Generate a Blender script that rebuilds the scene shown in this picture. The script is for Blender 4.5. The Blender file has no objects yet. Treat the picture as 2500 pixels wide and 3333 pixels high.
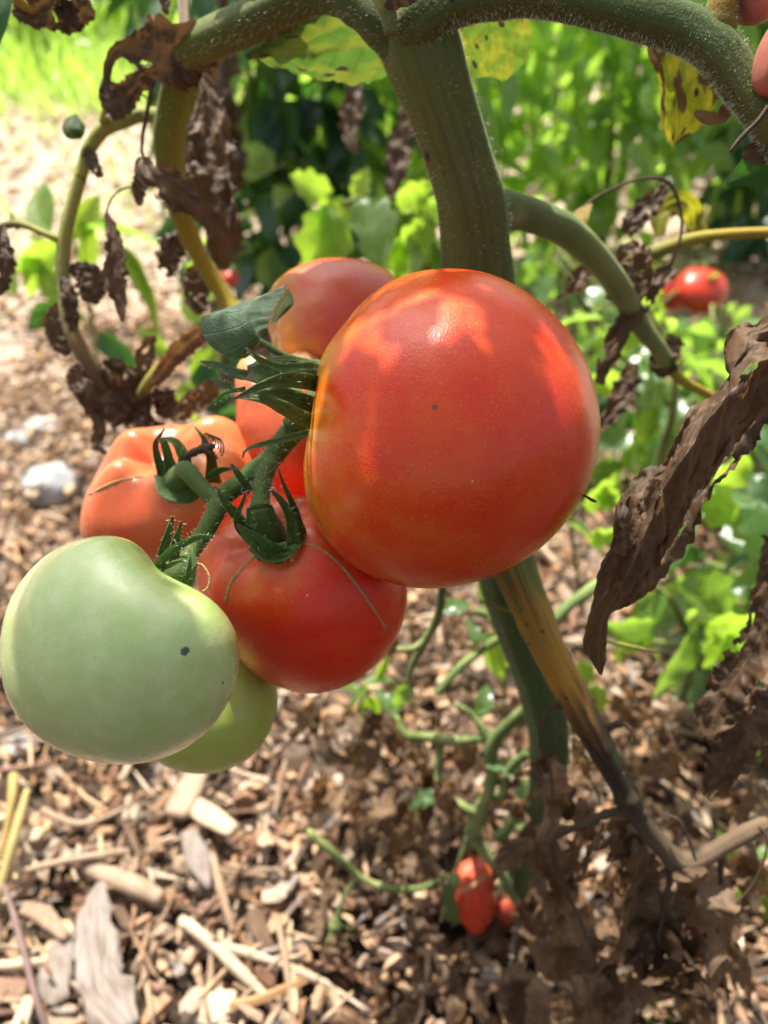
import bpy, math, random
import numpy as np
from mathutils import Vector, Matrix, noise, Quaternion
from mathutils.bvhtree import BVHTree

# ------------------------------------------------------------------ camera, sky, sun, exposure
sc = bpy.context.scene
C = sc.collection
CAM_H, PITCH, FPX = 0.60, math.radians(38), 2500.0
cam_d = bpy.data.cameras.new('camera'); cam = bpy.data.objects.new('camera', cam_d); C.objects.link(cam)
cam.location = (0, 0, CAM_H); cam.rotation_euler = (math.pi/2 - PITCH, 0, 0)
cam_d.sensor_fit = 'HORIZONTAL'; cam_d.sensor_width = 26.0; cam_d.lens = 26.0
cam_d.clip_start = 0.01; cam_d.clip_end = 500
cam_d.dof.use_dof = True; cam_d.dof.focus_distance = 0.222; cam_d.dof.aperture_fstop = 8.6
sc.camera = cam

SUN = Vector((-0.20, 0.42, 0.885)).normalized()
w = bpy.data.worlds.new('World'); sc.world = w; w.use_nodes = True
nt = w.node_tree; bg = nt.nodes['Background']
sky = nt.nodes.new('ShaderNodeTexSky'); sky.sky_type = 'NISHITA'; sky.sun_disc = False
sky.sun_elevation = math.asin(SUN.z); sky.sun_rotation = math.atan2(SUN.x, SUN.y)
sky.air_density = 1.0; sky.dust_density = 5.0; sky.ozone_density = 0.3
hsv = nt.nodes.new('ShaderNodeHueSaturation'); hsv.inputs['Saturation'].default_value = 0.45   # sky desaturated so the fill light is less blue
nt.links.new(sky.outputs[0], hsv.inputs['Color']); nt.links.new(hsv.outputs[0], bg.inputs[0]); bg.inputs[1].default_value = 0.10
sd = bpy.data.lights.new('sun', 'SUN'); sd.energy = 5.0; sd.angle = math.radians(0.53); sd.color = (1, 0.95, 0.86)
so = bpy.data.objects.new('sun', sd); C.objects.link(so)
so.rotation_euler = SUN.to_track_quat('Z', 'Y').to_euler(); so.location = SUN*5
sc.view_settings.view_transform = 'Standard'; sc.view_settings.look = 'None'
sc.view_settings.exposure = 1.22; sc.view_settings.gamma = 1.0
sc.render.engine = 'CYCLES'
cy = sc.cycles
cy.use_denoising = True; cy.use_adaptive_sampling = True; cy.adaptive_threshold = 0.02; cy.use_light_tree = False; cy.max_bounces = 5; cy.diffuse_bounces = 3; cy.glossy_bounces = 2
cy.transmission_bounces = 3; cy.transparent_max_bounces = 6; cy.sample_clamp_indirect = 6
cy.caustics_reflective = False; cy.caustics_refractive = False

rnd = random.Random(7)
RV = Vector((1, 0, 0)); FV = Vector((0, math.cos(PITCH), -math.sin(PITCH))); UV = Vector((0, math.sin(PITCH), math.cos(PITCH)))
CAMP = Vector((0, 0, CAM_H))
def at(px, py, d):                       # the place in the garden seen at (px, py) of the photograph, d metres deep
    return CAMP + FV*d + RV*((px-1250)/FPX*d) - UV*((py-1666.5)/FPX*d)
def gdepth(py): return CAM_H/(math.sin(PITCH) + (py-1666.5)/FPX*math.cos(PITCH))
def ground_at(px, py, z=0.0):
    v = (py-1666.5)/FPX
    return at(px, py, (CAM_H-z)/(math.sin(PITCH)+v*math.cos(PITCH)))
def cdir(r, u, b): return (RV*r + UV*u + FV*b).normalized()
def px2m(px, d): return px/FPX*d

# ------------------------------------------------------------------ object bookkeeping
W = {}
def mk(name, verts, faces, uvs=None, smooth=True):
    me = bpy.data.meshes.new(name)
    me.from_pydata([tuple(v) for v in verts], [], faces); me.update()
    if uvs is not None:
        l = me.uv_layers.new(name='UVMap')
        vi = np.zeros(len(me.loops), dtype=np.int32); me.loops.foreach_get('vertex_index', vi)
        l.data.foreach_set('uv', np.asarray(uvs, dtype=np.float32)[vi].ravel())
    if smooth: me.polygons.foreach_set('use_smooth', [True]*len(me.polygons))
    return me
def tag(o, label=None, cat=None, group=None, kind=None):
    if label: o['label'] = label
    if cat: o['category'] = cat
    if group: o['group'] = group
    if kind: o['kind'] = kind
    return o
def link(name, me, mat, parent=None, mw=None):
    """one mesh object; its mesh is in world coordinates unless mw is given"""
    o = bpy.data.objects.new(name, me); C.objects.link(o)
    if mat is not None and len(me.materials) == 0: me.materials.append(mat)
    if parent is not None:
        o.parent = parent; o.matrix_parent_inverse = W[parent.name].inverted()
    if mw is not None: o.matrix_basis = mw
    W[o.name] = mw.copy() if mw is not None else Matrix.Identity(4)
    return o
def thing(name, label, cat, loc, group=None):
    o = bpy.data.objects.new(name, None); C.objects.link(o); o.location = loc
    o.empty_display_size = 0.02
    W[o.name] = Matrix.Translation(loc)
    return tag(o, label, cat, group)

# ------------------------------------------------------------------ materials
MATS = {}
class N:
    def __init__(s, name):
        s.m = bpy.data.materials.new(name); s.m.use_nodes = True; s.t = s.m.node_tree
        s.t.nodes.clear(); s.out = s.t.nodes.new('ShaderNodeOutputMaterial')
    def n(s, typ, **kw):
        nd = s.t.nodes.new('ShaderNode'+typ)
        for k, v in kw.items():
            if k.startswith('i_'):
                key = k[2:]; key = int(key) if key.isdigit() else key.replace('_', ' ')
                s.set(nd.inputs[key], v)
            else: setattr(nd, k, v)
        return nd
    def set(s, sock, v):
        if isinstance(v, bpy.types.NodeSocket): s.t.links.new(v, sock)
        elif isinstance(v, bpy.types.Node): s.t.links.new(v.outputs[0], sock)
        else:
            if isinstance(v, tuple) and len(v) == 3 and sock.type == 'RGBA': v = v+(1,)
            sock.default_value = v
    def math(s, op, a, b=0.0, c=0.0, clamp=False):
        nd = s.n('Math', operation=op, use_clamp=clamp); s.set(nd.inputs[0], a); s.set(nd.inputs[1], b)
        if op in ('MULTIPLY_ADD', 'SMOOTH_MIN'): s.set(nd.inputs[2], c)
        return nd.outputs[0]
    def mix(s, f, a, b, mode='MIX'):
        nd = s.n('Mix', data_type='RGBA', blend_type=mode)
        s.set(nd.inputs[0], f); s.set(nd.inputs[6], a); s.set(nd.inputs[7], b); return nd.outputs[2]
    def ramp(s, f, stops, interp='LINEAR'):
        nd = s.n('ValToRGB'); cr = nd.color_ramp; cr.interpolation = interp
        while len(cr.elements) < len(stops): cr.elements.new(0.5)
        for e, (p, c) in zip(cr.elements, stops):
            e.position = p; e.color = (c if isinstance(c, tuple) else (c, c, c)) + (1,)
        s.set(nd.inputs[0], f); return nd.outputs[0]
    def smooth(s, v, a, b, lo=0.0, hi=1.0):
        nd = s.n('MapRange', interpolation_type='SMOOTHSTEP'); s.set(nd.inputs[0], v)
        for i, x in zip((1, 2, 3, 4), (a, b, lo, hi)): nd.inputs[i].default_value = x
        return nd.outputs[0]
    def noise(s, vec, scale, detail=3.0, rough=0.55, dist=0.0):
        nd = s.n('TexNoise'); s.set(nd.inputs['Vector'], vec)
        nd.inputs['Scale'].default_value = scale; nd.inputs['Detail'].default_value = detail
        nd.inputs['Roughness'].default_value = rough; nd.inputs['Distortion'].default_value = dist
        return nd.outputs[0]
    def mapv(s, vec, scale=(1, 1, 1), loc=(0, 0, 0)):
        nd = s.n('Mapping'); s.set(nd.inputs[0], vec)
        nd.inputs['Scale'].default_value = scale; nd.inputs['Location'].default_value = loc; return nd.outputs[0]
    def coord(s, which='Object'): return s.n('TexCoord').outputs[which]
    def bump(s, h, strength, dist):
        nd = s.n('Bump'); s.set(nd.inputs['Height'], h)
        nd.inputs['Strength'].default_value = strength; nd.inputs['Distance'].default_value = dist; return nd.outputs[0]
    def pr(s, color, rough=0.5, spec=0.5, normal=None, **kw):
        p = s.n('BsdfPrincipled'); s.set(p.inputs['Base Color'], color); s.set(p.inputs['Roughness'], rough)
        s.set(p.inputs['Specular IOR Level'], spec)
        if normal is not None: s.set(p.inputs['Normal'], normal)
        for k, v in kw.items(): s.set(p.inputs[k.replace('_', ' ')], v)
        return p
    def done(s, sh):
        s.t.links.new(sh.outputs[0] if isinstance(sh, bpy.types.Node) else sh, s.out.inputs[0]); return s.m
    def mixsh(s, f, a, b):
        nd = s.n('MixShader'); s.set(nd.inputs[0], f); s.set(nd.inputs[1], a); s.set(nd.inputs[2], b); return nd.outputs[0]
    def rand(s):            # one random number per object and per loose piece
        return s.math('FRACT', s.math('ADD', s.n('ObjectInfo').outputs['Random'], s.n('NewGeometry').outputs['Random Per Island']))

def leaf_mat(name, c1, c2, trans, tfac=0.45, rough=0.42, spec=0.5, spots=0.0, spotcol=(0.02, 0.012, 0.008), yellow=None, yamt=0.0, vein=(0.16, 0.6), veincol=None, seed=0.0, dust=0.0, blotch=None, fine=True, tip=None):
    k = N(name); uv = k.coord('UV'); sep = k.n('SeparateXYZ'); k.set(sep.inputs[0], uv)
    u, v = sep.outputs[0], sep.outputs[1]
    av = k.math('ABSOLUTE', v)
    r = k.rand()
    obj = k.coord('Object')
    n1 = k.noise(k.mapv(uv, (3, 2, 1), (seed, seed*2, 0)), 2.0, 4)
    col = k.mix(r, c1, c2)
    col = k.mix(k.smooth(n1, 0.3, 0.75), col, k.mix(0.5, col, (0.0, 0.02, 0.0)))
    # veins: midrib and side veins running obliquely to the margin
    ph = k.math('FRACT', k.math('DIVIDE', k.math('SUBTRACT', u, k.math('MULTIPLY', av, 0.16)), vein[0]))
    d1 = k.math('ABSOLUTE', k.math('SUBTRACT', ph, 0.5))
    vn = k.math('MAXIMUM', k.smooth(d1, 0.0, 0.07, 1, 0), k.smooth(av, 0.0, 0.05, 1, 0))
    veincol = veincol or tuple(min(1, x*1.7+0.01) for x in c1)
    col = k.mix(k.math('MULTIPLY', vn, vein[1]), col, veincol)
    tcol = k.mix(k.math('MULTIPLY', vn, 0.55), trans, tuple(x*0.45 for x in trans))
    tcol = k.mix(k.smooth(n1, 0.3, 0.8), tcol, tuple(x*0.7 for x in trans))
    if yellow:
        yf = k.math('MULTIPLY', k.smooth(k.noise(k.mapv(uv, (2.2, 1.5, 1), (seed+4, 1, 0)), 1.6, 3), 0.42, 0.62), yamt)
        col = k.mix(yf, col, yellow); tcol = k.mix(yf, tcol, tuple(min(1, x*1.5) for x in yellow))
    if spots > 0:
        vo = k.n('TexVoronoi'); k.set(vo.inputs['Vector'], k.mapv(uv, (2.3, 1.4, 1), (seed*1.3, seed, 0))); vo.inputs['Scale'].default_value = 2.2
        wob = k.math('MULTIPLY', k.noise(uv, 14, 2), 0.14)
        sf = k.math('MULTIPLY', k.smooth(k.math('ADD', vo.outputs['Distance'], wob), 0.16*spots+0.14, 0.2*spots+0.2, 1, 0), 0.96)
        cs = k.n('SeparateColor'); k.set(cs.inputs[0], vo.outputs['Color']); sf = k.math('MULTIPLY', sf, k.smooth(cs.outputs[0], 0.5, 0.56))
        col = k.mix(sf, col, spotcol); tcol = k.mix(sf, tcol, tuple(x*0.8 for x in spotcol))
    if blotch:
        bf = k.smooth(k.noise(k.mapv(uv, (1.6, 0.9, 1), (seed*3, seed, 0)), 1.7, 5, 0.6), 0.5, 0.58)
        col = k.mix(bf, col, blotch); tcol = k.mix(bf, tcol, tuple(x*0.9 for x in blotch))
    if dust > 0:
        df = k.math('MULTIPLY', k.smooth(k.noise(k.mapv(uv, (30, 14, 1)), 4, 4), 0.52, 0.7), dust)
        col = k.mix(df, col, (0.35, 0.4, 0.28))
    if tip:
        col = k.mix(k.smooth(av, 0.72, 1.0, 0, 0.5), col, (0.16, 0.24, 0.07)); col = k.mix(k.smooth(k.math('ADD', u, k.math('MULTIPLY', k.noise(uv, 6, 2), 0.1)), 0.93, 1.0), col, tip)
    h = k.math('ADD', k.math('MULTIPLY', vn, -0.6), k.noise(k.mapv(uv, (9, 5, 1)), 5, 3))
    p = k.pr(col, rough, spec, k.bump(h, 0.5, 0.0012) if fine else None)
    t = k.n('BsdfTranslucent'); k.set(t.inputs[0], tcol)
    return k.done(k.mixsh(tfac, p, t))

def dry_mat(name, c1, c2, c3, trans=(0.16, 0.07, 0.025), tfac=0.18):
    k = N(name); uv = k.coord('UV'); obj = k.coord('Object')
    n1 = k.noise(obj, 55, 5, 0.65); n2 = k.noise(obj, 260, 3)
    r = k.rand()
    n0 = k.noise(obj, 22, 4, 0.6)
    col = k.ramp(n1, [(0.28, c1), (0.5, c2), (0.72, c3)])
    col = k.mix(k.smooth(n0, 0.42, 0.62, 0, 0.75), col, c1)
    col = k.mix(k.math('MULTIPLY', r, 0.55), col, k.mix(1.0, col, (0.52, 0.45, 0.4), 'MULTIPLY'))
    col = k.mix(k.smooth(n2, 0.55, 0.75, 0, 0.5), col, (0.02, 0.013, 0.01))
    sep = k.n('SeparateXYZ'); k.set(sep.inputs[0], uv)
    av = k.math('ABSOLUTE', sep.outputs[1])
    ph = k.math('FRACT', k.math('DIVIDE', k.math('SUBTRACT', sep.outputs[0], k.math('MULTIPLY', av, 0.14)), 0.13))
    vn = k.math('MAXIMUM', k.smooth(k.math('ABSOLUTE', k.math('SUBTRACT', ph, 0.5)), 0.0, 0.1, 1, 0), k.smooth(av, 0, 0.08, 1, 0))
    col = k.mix(k.math('MULTIPLY', vn, 0.35), col, c3)
    h = k.math('ADD', k.math('MULTIPLY', n1, 1.0), k.math('MULTIPLY', n2, 0.4))
    p = k.pr(col, 0.62, 0.3, k.bump(h, 0.8, 0.0014))
    t = k.n('BsdfTranslucent'); k.set(t.inputs[0], trans)
    return k.done(k.mixsh(tfac, p, t))

def stem_mat(name, stops, mottle=0.35, spots=0.0, sheen=0.12, streak=(0.02, 0.03, 0.01), blotch=None, wamp=0.22):
    """stops: colour along the stem (u from 0 to 1)"""
    k = N(name); uv = k.coord('UV'); obj = k.coord('Object')
    sep = k.n('SeparateXYZ'); k.set(sep.inputs[0], uv)
    wob = k.noise(obj, 70, 4)
    wob2 = k.noise(k.mapv(uv, (1.6, 7, 1)), 2.0, 4, 0.65)
    uu = k.math('ADD', sep.outputs[0], k.math('MULTIPLY', k.math('SUBTRACT', wob2, 0.5), wamp))
    col = k.ramp(uu, stops)
    st = k.noise(k.mapv(uv, (1.5, 9, 1)), 3, 5, 0.6)
    col = k.mix(k.smooth(st, 0.45, 0.7, 0, mottle), col, streak)
    col = k.mix(k.smooth(wob, 0.5, 0.75, 0, 0.35), col, k.mix(0.5, col, (0.13, 0.17, 0.05)))
    if blotch: col = k.mix(k.smooth(k.noise(obj, 28, 3), 0.52, 0.68, 0, 0.8), col, blotch)
    if spots > 0:
        vo = k.n('TexVoronoi'); k.set(vo.inputs['Vector'], obj); vo.inputs['Scale'].default_value = 230
        gate = k.smooth(k.noise(obj, 60, 2), 0.5, 0.62)
        sf = k.math('MULTIPLY', k.smooth(vo.outputs['Distance'], 0.12, 0.26, 1, 0), k.math('MULTIPLY', gate, spots))
        col = k.mix(sf, col, (0.012, 0.01, 0.012))
    h = k.math('ADD', k.math('MULTIPLY', st, 0.8), k.noise(obj, 900, 2))
    p = k.pr(col, 0.7, 0.2, k.bump(h, 0.5, 0.0005), Sheen_Weight=sheen, Sheen_Roughness=0.4, Sheen_Tint=(0.8, 0.9, 0.6, 1))
    return k.done(p)

def tomato_mat(name, R, body, body2, shoulder, blush, sh=(0.15, 0.7), blush_axis=(1, 0, 0), blush_amt=0.6, marks=(), rough=0.23, seed=0.0, streaks=0.4, gloss=0.32, coat=0.12):
    """marks: (local unit direction, angular radius, colour)"""
    k = N(name); obj = k.mapv(k.coord('Object'), (1/R, 1/R, 1/R))
    sep = k.n('SeparateXYZ'); k.set(sep.inputs[0], obj)
    off = k.mapv(obj, (1, 1, 1), (seed, seed*1.7, 0))
    n1 = k.noise(off, 1.3, 3); n2 = k.noise(off, 3.4, 5, 0.6); n3 = k.noise(off, 30, 3)
    col = k.mix(k.smooth(n2, 0.32, 0.68), body, body2)
    dotb = k.n('VectorMath', operation='DOT_PRODUCT'); k.set(dotb.inputs[0], obj); dotb.inputs[1].default_value = Vector(blush_axis).normalized()
    bf = k.smooth(k.math('ADD', dotb.outputs['Value'], k.math('MULTIPLY', k.math('SUBTRACT', n1, 0.5), 1.4)), 0.35, 1.0, 0, blush_amt)
    col = k.mix(bf, col, blush)
    lob = k.noise(k.mapv(off, (3.2, 3.2, 0.5)), 1.4, 3)
    hz = k.math('ADD', sep.outputs[2], k.math('MULTIPLY', k.math('SUBTRACT', lob, 0.5), 1.5*streaks+0.2))
    col = k.mix(k.smooth(hz, sh[0], sh[1]), col, shoulder)
    # fine pale flecks and dust in the skin
    vo = k.n('TexVoronoi'); k.set(vo.inputs['Vector'], off); vo.inputs['Scale'].default_value = 42
    col = k.mix(k.smooth(vo.outputs['Distance'], 0.05, 0.26, 0.35, 0), col, k.mix(0.5, col, (0.8, 0.6, 0.35)))
    col = k.mix(k.smooth(n3, 0.35, 0.7, 0, 0.4), col, k.mix(0.5, col, body2))
    vo2 = k.n('TexVoronoi'); k.set(vo2.inputs['Vector'], off); vo2.inputs['Scale'].default_value = 11
    col = k.mix(k.smooth(vo2.outputs['Distance'], 0.012, 0.035, 0.75, 0), col, (0.16, 0.07, 0.03))
    nrm = k.n('VectorMath', operation='NORMALIZE'); k.set(nrm.inputs[0], obj)
    for dv, ar, mc in marks:
        ds = k.n('VectorMath', operation='DISTANCE'); k.set(ds.inputs[0], nrm.outputs[0]); ds.inputs[1].default_value = dv
        wob = k.math('ADD', ds.outputs['Value'], k.math('MULTIPLY', k.math('SUBTRACT', k.noise(off, 40, 3), 0.5), ar*1.2))
        col = k.mix(k.smooth(wob, ar*0.65, ar, 0.96, 0), col, mc)
    h = k.math('ADD', k.noise(off, 90, 2), k.math('MULTIPLY', n2, 2.0))
    rg = k.smooth(n2, 0.2, 0.8, rough-0.05, rough+0.1)
    p = k.pr(col, rg, gloss, k.bump(h, 0.22, 0.0006), Subsurface_Weight=0.12, Subsurface_Radius=(0.8, 0.15, 0.05), Subsurface_Scale=0.005, Coat_Weight=coat, Coat_Roughness=0.14)
    return k.done(p)

def wood_mat(name, stops, grain=0.5):
    k = N(name); uv = k.coord('UV'); r = k.rand()
    col = k.ramp(r, stops)
    offs = k.n('CombineXYZ'); k.set(offs.inputs[2], k.math('MULTIPLY', r, 40))
    v = k.n('VectorMath', operation='ADD'); k.set(v.inputs[0], k.mapv(uv, (60, 500, 1))); k.set(v.inputs[1], offs.outputs[0])
    g = k.noise(v.outputs[0], 1.0, 2, 0.65)
    col = k.mix(k.smooth(g, 0.38, 0.7, 0, grain), col, k.mix(1.0, col, (0.45, 0.36, 0.3), 'MULTIPLY'))
    big = k.noise(k.coord('Object'), 80, 2)
    col = k.mix(k.smooth(big, 0.5, 0.75, 0, 0.4), col, k.mix(1.0, col, (0.55, 0.5, 0.48), 'MULTIPLY'))
    return k.done(k.pr(col, 0.75, 0.25))

def plain_mat(name, c1, c2, scale, rough=0.6, spec=0.3, bump=0.4, bd=0.001, **kw):
    k = N(name); obj = k.coord('Object'); n1 = k.noise(obj, scale, 5, 0.6)
    return k.done(k.pr(k.mix(k.smooth(n1, 0.3, 0.7), c1, c2), rough, spec, k.bump(n1, bump, bd), **kw))

M = {}
M['leaf'] = leaf_mat('tomato_leaf', (0.08, 0.16, 0.065), (0.12, 0.20, 0.075), (0.42, 0.70, 0.07), 0.45, 0.33, 0.7, fine=False)
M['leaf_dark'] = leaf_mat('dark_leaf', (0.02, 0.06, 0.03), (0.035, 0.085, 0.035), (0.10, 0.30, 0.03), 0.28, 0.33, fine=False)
M['leaf_bg'] = leaf_mat('pepper_leaf', (0.09, 0.19, 0.055), (0.17, 0.29, 0.09), (0.58, 0.92, 0.10), 0.55, 0.28, 1.0, fine=False)
M['leaf_bright'] = leaf_mat('bright_weed_leaf', (0.09, 0.18, 0.035), (0.13, 0.23, 0.05), (0.52, 0.80, 0.06), 0.55, 0.38, fine=False)
M['leaf_spot'] = leaf_mat('spotted_leaf', (0.05, 0.10, 0.025), (0.06, 0.11, 0.03), (0.06, 0.13, 0.016), 0.5, 0.5, spots=0.8, yellow=(0.11, 0.12, 0.012), yamt=0.6, seed=2.3, vein=(0.15, 0.9), veincol=(0.03, 0.06, 0.02))
M['leaf_round'] = leaf_mat('yellowing_leaf', (0.06, 0.11, 0.025), (0.07, 0.12, 0.03), (0.10, 0.17, 0.016), 0.52, 0.5, spots=1.0, yellow=(0.15, 0.14, 0.012), yamt=0.75, seed=5.1, vein=(0.2, 0.5), veincol=(0.04, 0.07, 0.02))
M['leaf_yellow'] = leaf_mat('yellow_blotched_leaf', (0.20, 0.22, 0.02), (0.16, 0.2, 0.02), (0.30, 0.36, 0.015), 0.5, 0.5, spots=0.8, blotch=(0.10, 0.06, 0.025), yellow=(0.40, 0.36, 0.02), yamt=0.8, seed=8.2)
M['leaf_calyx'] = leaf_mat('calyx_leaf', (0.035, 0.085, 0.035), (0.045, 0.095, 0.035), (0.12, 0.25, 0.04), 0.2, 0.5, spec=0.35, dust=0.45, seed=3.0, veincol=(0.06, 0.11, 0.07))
M['sepal'] = leaf_mat('sepal', (0.055, 0.115, 0.018), (0.09, 0.17, 0.03), (0.12, 0.28, 0.03), 0.22, 0.45, vein=(0.3, 0.3), spots=0.5, seed=1.1, tip=(0.10, 0.055, 0.025))
M['sepal_lit'] = leaf_mat('sunlit_sepal', (0.06, 0.12, 0.04), (0.09, 0.15, 0.05), (0.3, 0.45, 0.08), 0.35, 0.45, vein=(0.3, 0.3))  # lit copy of the sepal: sunlight put into its colour and translucency
M['dry'] = dry_mat('dried_leaf', (0.045, 0.027, 0.014), (0.11, 0.066, 0.035), (0.19, 0.12, 0.068), (0.14, 0.075, 0.03), 0.18)
M['dry_mid'] = dry_mat('brown_dried_leaf', (0.085, 0.053, 0.03), (0.19, 0.12, 0.07), (0.32, 0.215, 0.13), (0.3, 0.17, 0.07), 0.32)
M['dry_light'] = dry_mat('tan_dried_leaf', (0.08, 0.048, 0.025), (0.16, 0.10, 0.055), (0.30, 0.19, 0.10), (0.3, 0.15, 0.05), 0.25)
M['stem'] = stem_mat('stem_green', [(0.0, (0.08, 0.105, 0.024)), (0.12, (0.066, 0.10, 0.026)), (0.3, (0.056, 0.096, 0.03)), (0.6, (0.065, 0.10, 0.03)), (1.0, (0.08, 0.10, 0.035))], spots=0.35, mottle=0.55, streak=(0.024, 0.045, 0.014))
M['stem_arch'] = stem_mat('stem_arch', [(0.0, (0.06, 0.085, 0.02)), (0.35, (0.05, 0.082, 0.022)), (0.65, (0.056, 0.085, 0.024)), (0.8, (0.08, 0.095, 0.025)), (1.0, (0.085, 0.09, 0.03))], spots=1.0, mottle=0.5, streak=(0.026, 0.045, 0.012))
M['stem_left'] = stem_mat('stem_left', [(0, (0.043, 0.064, 0.016)), (0.3, (0.064, 0.081, 0.016)), (0.52, (0.111, 0.128, 0.020)), (0.75, (0.170, 0.162, 0.016)), (1, (0.323, 0.238, 0.016))], spots=0.1, mottle=0.25)
M['petiole'] = stem_mat('petiole_pale', [(0, (0.200, 0.225, 0.055)), (0.3, (0.275, 0.275, 0.066)), (0.65, (0.225, 0.225, 0.066)), (0.85, (0.175, 0.125, 0.055)), (1, (0.075, 0.044, 0.022))], spots=0.9, mottle=0.25)
M['petiole_green'] = stem_mat('petiole_green', [(0.0, (0.09, 0.13, 0.04)), (0.3, (0.12, 0.17, 0.05)), (0.5, (0.22, 0.26, 0.09)), (0.7, (0.10, 0.14, 0.04)), (1.0, (0.24, 0.27, 0.09))], spots=0.1, mottle=0.5, streak=(0.05, 0.07, 0.02), blotch=(0.25, 0.26, 0.10))  # pale bands and blotches put sunlit stretches into the stem colour
M['petiole_yellow'] = stem_mat('petiole_yellow', [(0.0, (0.16, 0.16, 0.04)), (0.5, (0.32, 0.25, 0.03)), (1.0, (0.34, 0.22, 0.03))], spots=0.3)
M['blight'] = stem_mat('blighted_branch', [(0.0, (0.05, 0.085, 0.02)), (0.09, (0.10, 0.11, 0.025)), (0.17, (0.28, 0.17, 0.03)), (0.29, (0.36, 0.19, 0.03)), (0.36, (0.16, 0.08, 0.025)), (0.43, (0.03, 0.018, 0.013)), (0.62, (0.05, 0.033, 0.022)), (0.8, (0.12, 0.08, 0.05)), (1.0, (0.15, 0.10, 0.06))], spots=0.9, mottle=0.5, streak=(0.03, 0.016, 0.01), sheen=0.1, wamp=0.42)
M['truss'] = stem_mat('truss_green', [(0, (0.040, 0.069, 0.014)), (1, (0.048, 0.084, 0.015))], spots=0.2, mottle=0.25)
M['twig_dark'] = stem_mat('dry_thread', [(0, (0.075, 0.046, 0.028)), (0.5, (0.053, 0.032, 0.020)), (1, (0.090, 0.056, 0.034))], spots=0.0, sheen=0.0)
M['hair'] = plain_mat('plant_hair', (0.5, 0.55, 0.4), (0.6, 0.62, 0.45), 200, 0.5)
M['cork'] = plain_mat('cork_scar', (0.30, 0.17, 0.07), (0.42, 0.27, 0.12), 900, 0.8, 0.2, 0.8)
M['skin'] = plain_mat('skin', (0.30, 0.10, 0.075), (0.37, 0.135, 0.10), 300, 0.5, 0.4, 0.5, 0.0004, Subsurface_Weight=0.3, Subsurface_Radius=(1.0, 0.35, 0.2), Subsurface_Scale=0.004)
WOODS0 = [(0.0, (0.09, 0.05, 0.03)), (0.14, (0.16, 0.085, 0.05)), (0.27, (0.24, 0.14, 0.08)), (0.40, (0.33, 0.215, 0.135)), (0.54, (0.42, 0.29, 0.18)), (0.68, (0.29, 0.22, 0.18)), (0.8, (0.46, 0.37, 0.28)), (0.9, (0.36, 0.21, 0.10)), (1.0, (0.13, 0.075, 0.05))]
WOODS = [(p, (q[0]*1.18, q[1]*1.17, q[2]*1.12)) for p, q in WOODS0]
M['chip'] = wood_mat('wood_chip', WOODS)
M['wood_grey'] = wood_mat('weathered_grey_wood', [(0.0, (0.215, 0.18, 0.155)), (1.0, (0.26, 0.225, 0.195))], 0.85)
M['wood_tan'] = wood_mat('tan_wood', [(0.0, (0.28, 0.195, 0.13)), (0.5, (0.35, 0.255, 0.175)), (1.0, (0.30, 0.195, 0.12))], 0.6)
M['wood_cream'] = wood_mat('cream_wood', [(0.0, (0.44, 0.33, 0.20)), (0.5, (0.45, 0.36, 0.26)), (1.0, (0.49, 0.39, 0.25))], 0.5)
M['wood_brown'] = wood_mat('brown_wood', [(0.0, (0.13, 0.08, 0.055)), (0.5, (0.20, 0.125, 0.08)), (1.0, (0.24, 0.15, 0.10))], 0.6)
M['straw'] = wood_mat('straw', [(0.0, (0.42, 0.31, 0.11)), (1.0, (0.48, 0.37, 0.18))], 0.3)
M['twig'] = wood_mat('twig', [(0.0, (0.17, 0.115, 0.10)), (1.0, (0.19, 0.13, 0.115))], 0.4)

# ------------------------------------------------------------------ geometry helpers
def catmull(P, n):
    """resample rows of P (k x m) to n rows along a smooth curve"""
    P = np.asarray(P, float); k = len(P)
    if k == 2: return P[0] + (P[1]-P[0])*np.linspace(0, 1, n)[:, None]
    E = np.vstack([2*P[0]-P[1], P, 2*P[-1]-P[-2]])
    seg = np.linalg.norm(np.diff(P[:, :min(3, P.shape[1])], axis=0), axis=1); cum = np.concatenate([[0], np.cumsum(seg)])
    s = np.linspace(0, cum[-1], n); i = np.clip(np.searchsorted(cum, s, side='right')-1, 0, k-2)
    t = ((s-cum[i])/np.maximum(seg[i], 1e-9))[:, None]
    a, b, c, d = E[i], E[i+1], E[i+2], E[i+3]
    return 0.5*((2*b)+(c-a)*t+(2*a-5*b+4*c-d)*t*t+(3*b-a-3*c+d)*t**3)

def frames(P):
    T = np.gradient(P, axis=0); T /= np.maximum(np.linalg.norm(T, axis=1), 1e-9)[:, None]
    ref = np.array(FV) if abs(T[0] @ np.array(FV)) < 0.9 else np.array(RV)
    nrm = ref - T[0]*(ref @ T[0]); nrm /= np.linalg.norm(nrm)
    A = []
    for t in T:
        nrm = nrm - t*(nrm @ t); nrm /= np.linalg.norm(nrm); A.append(nrm.copy())
    A = np.array(A); return T, A, np.cross(T, A)

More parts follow.
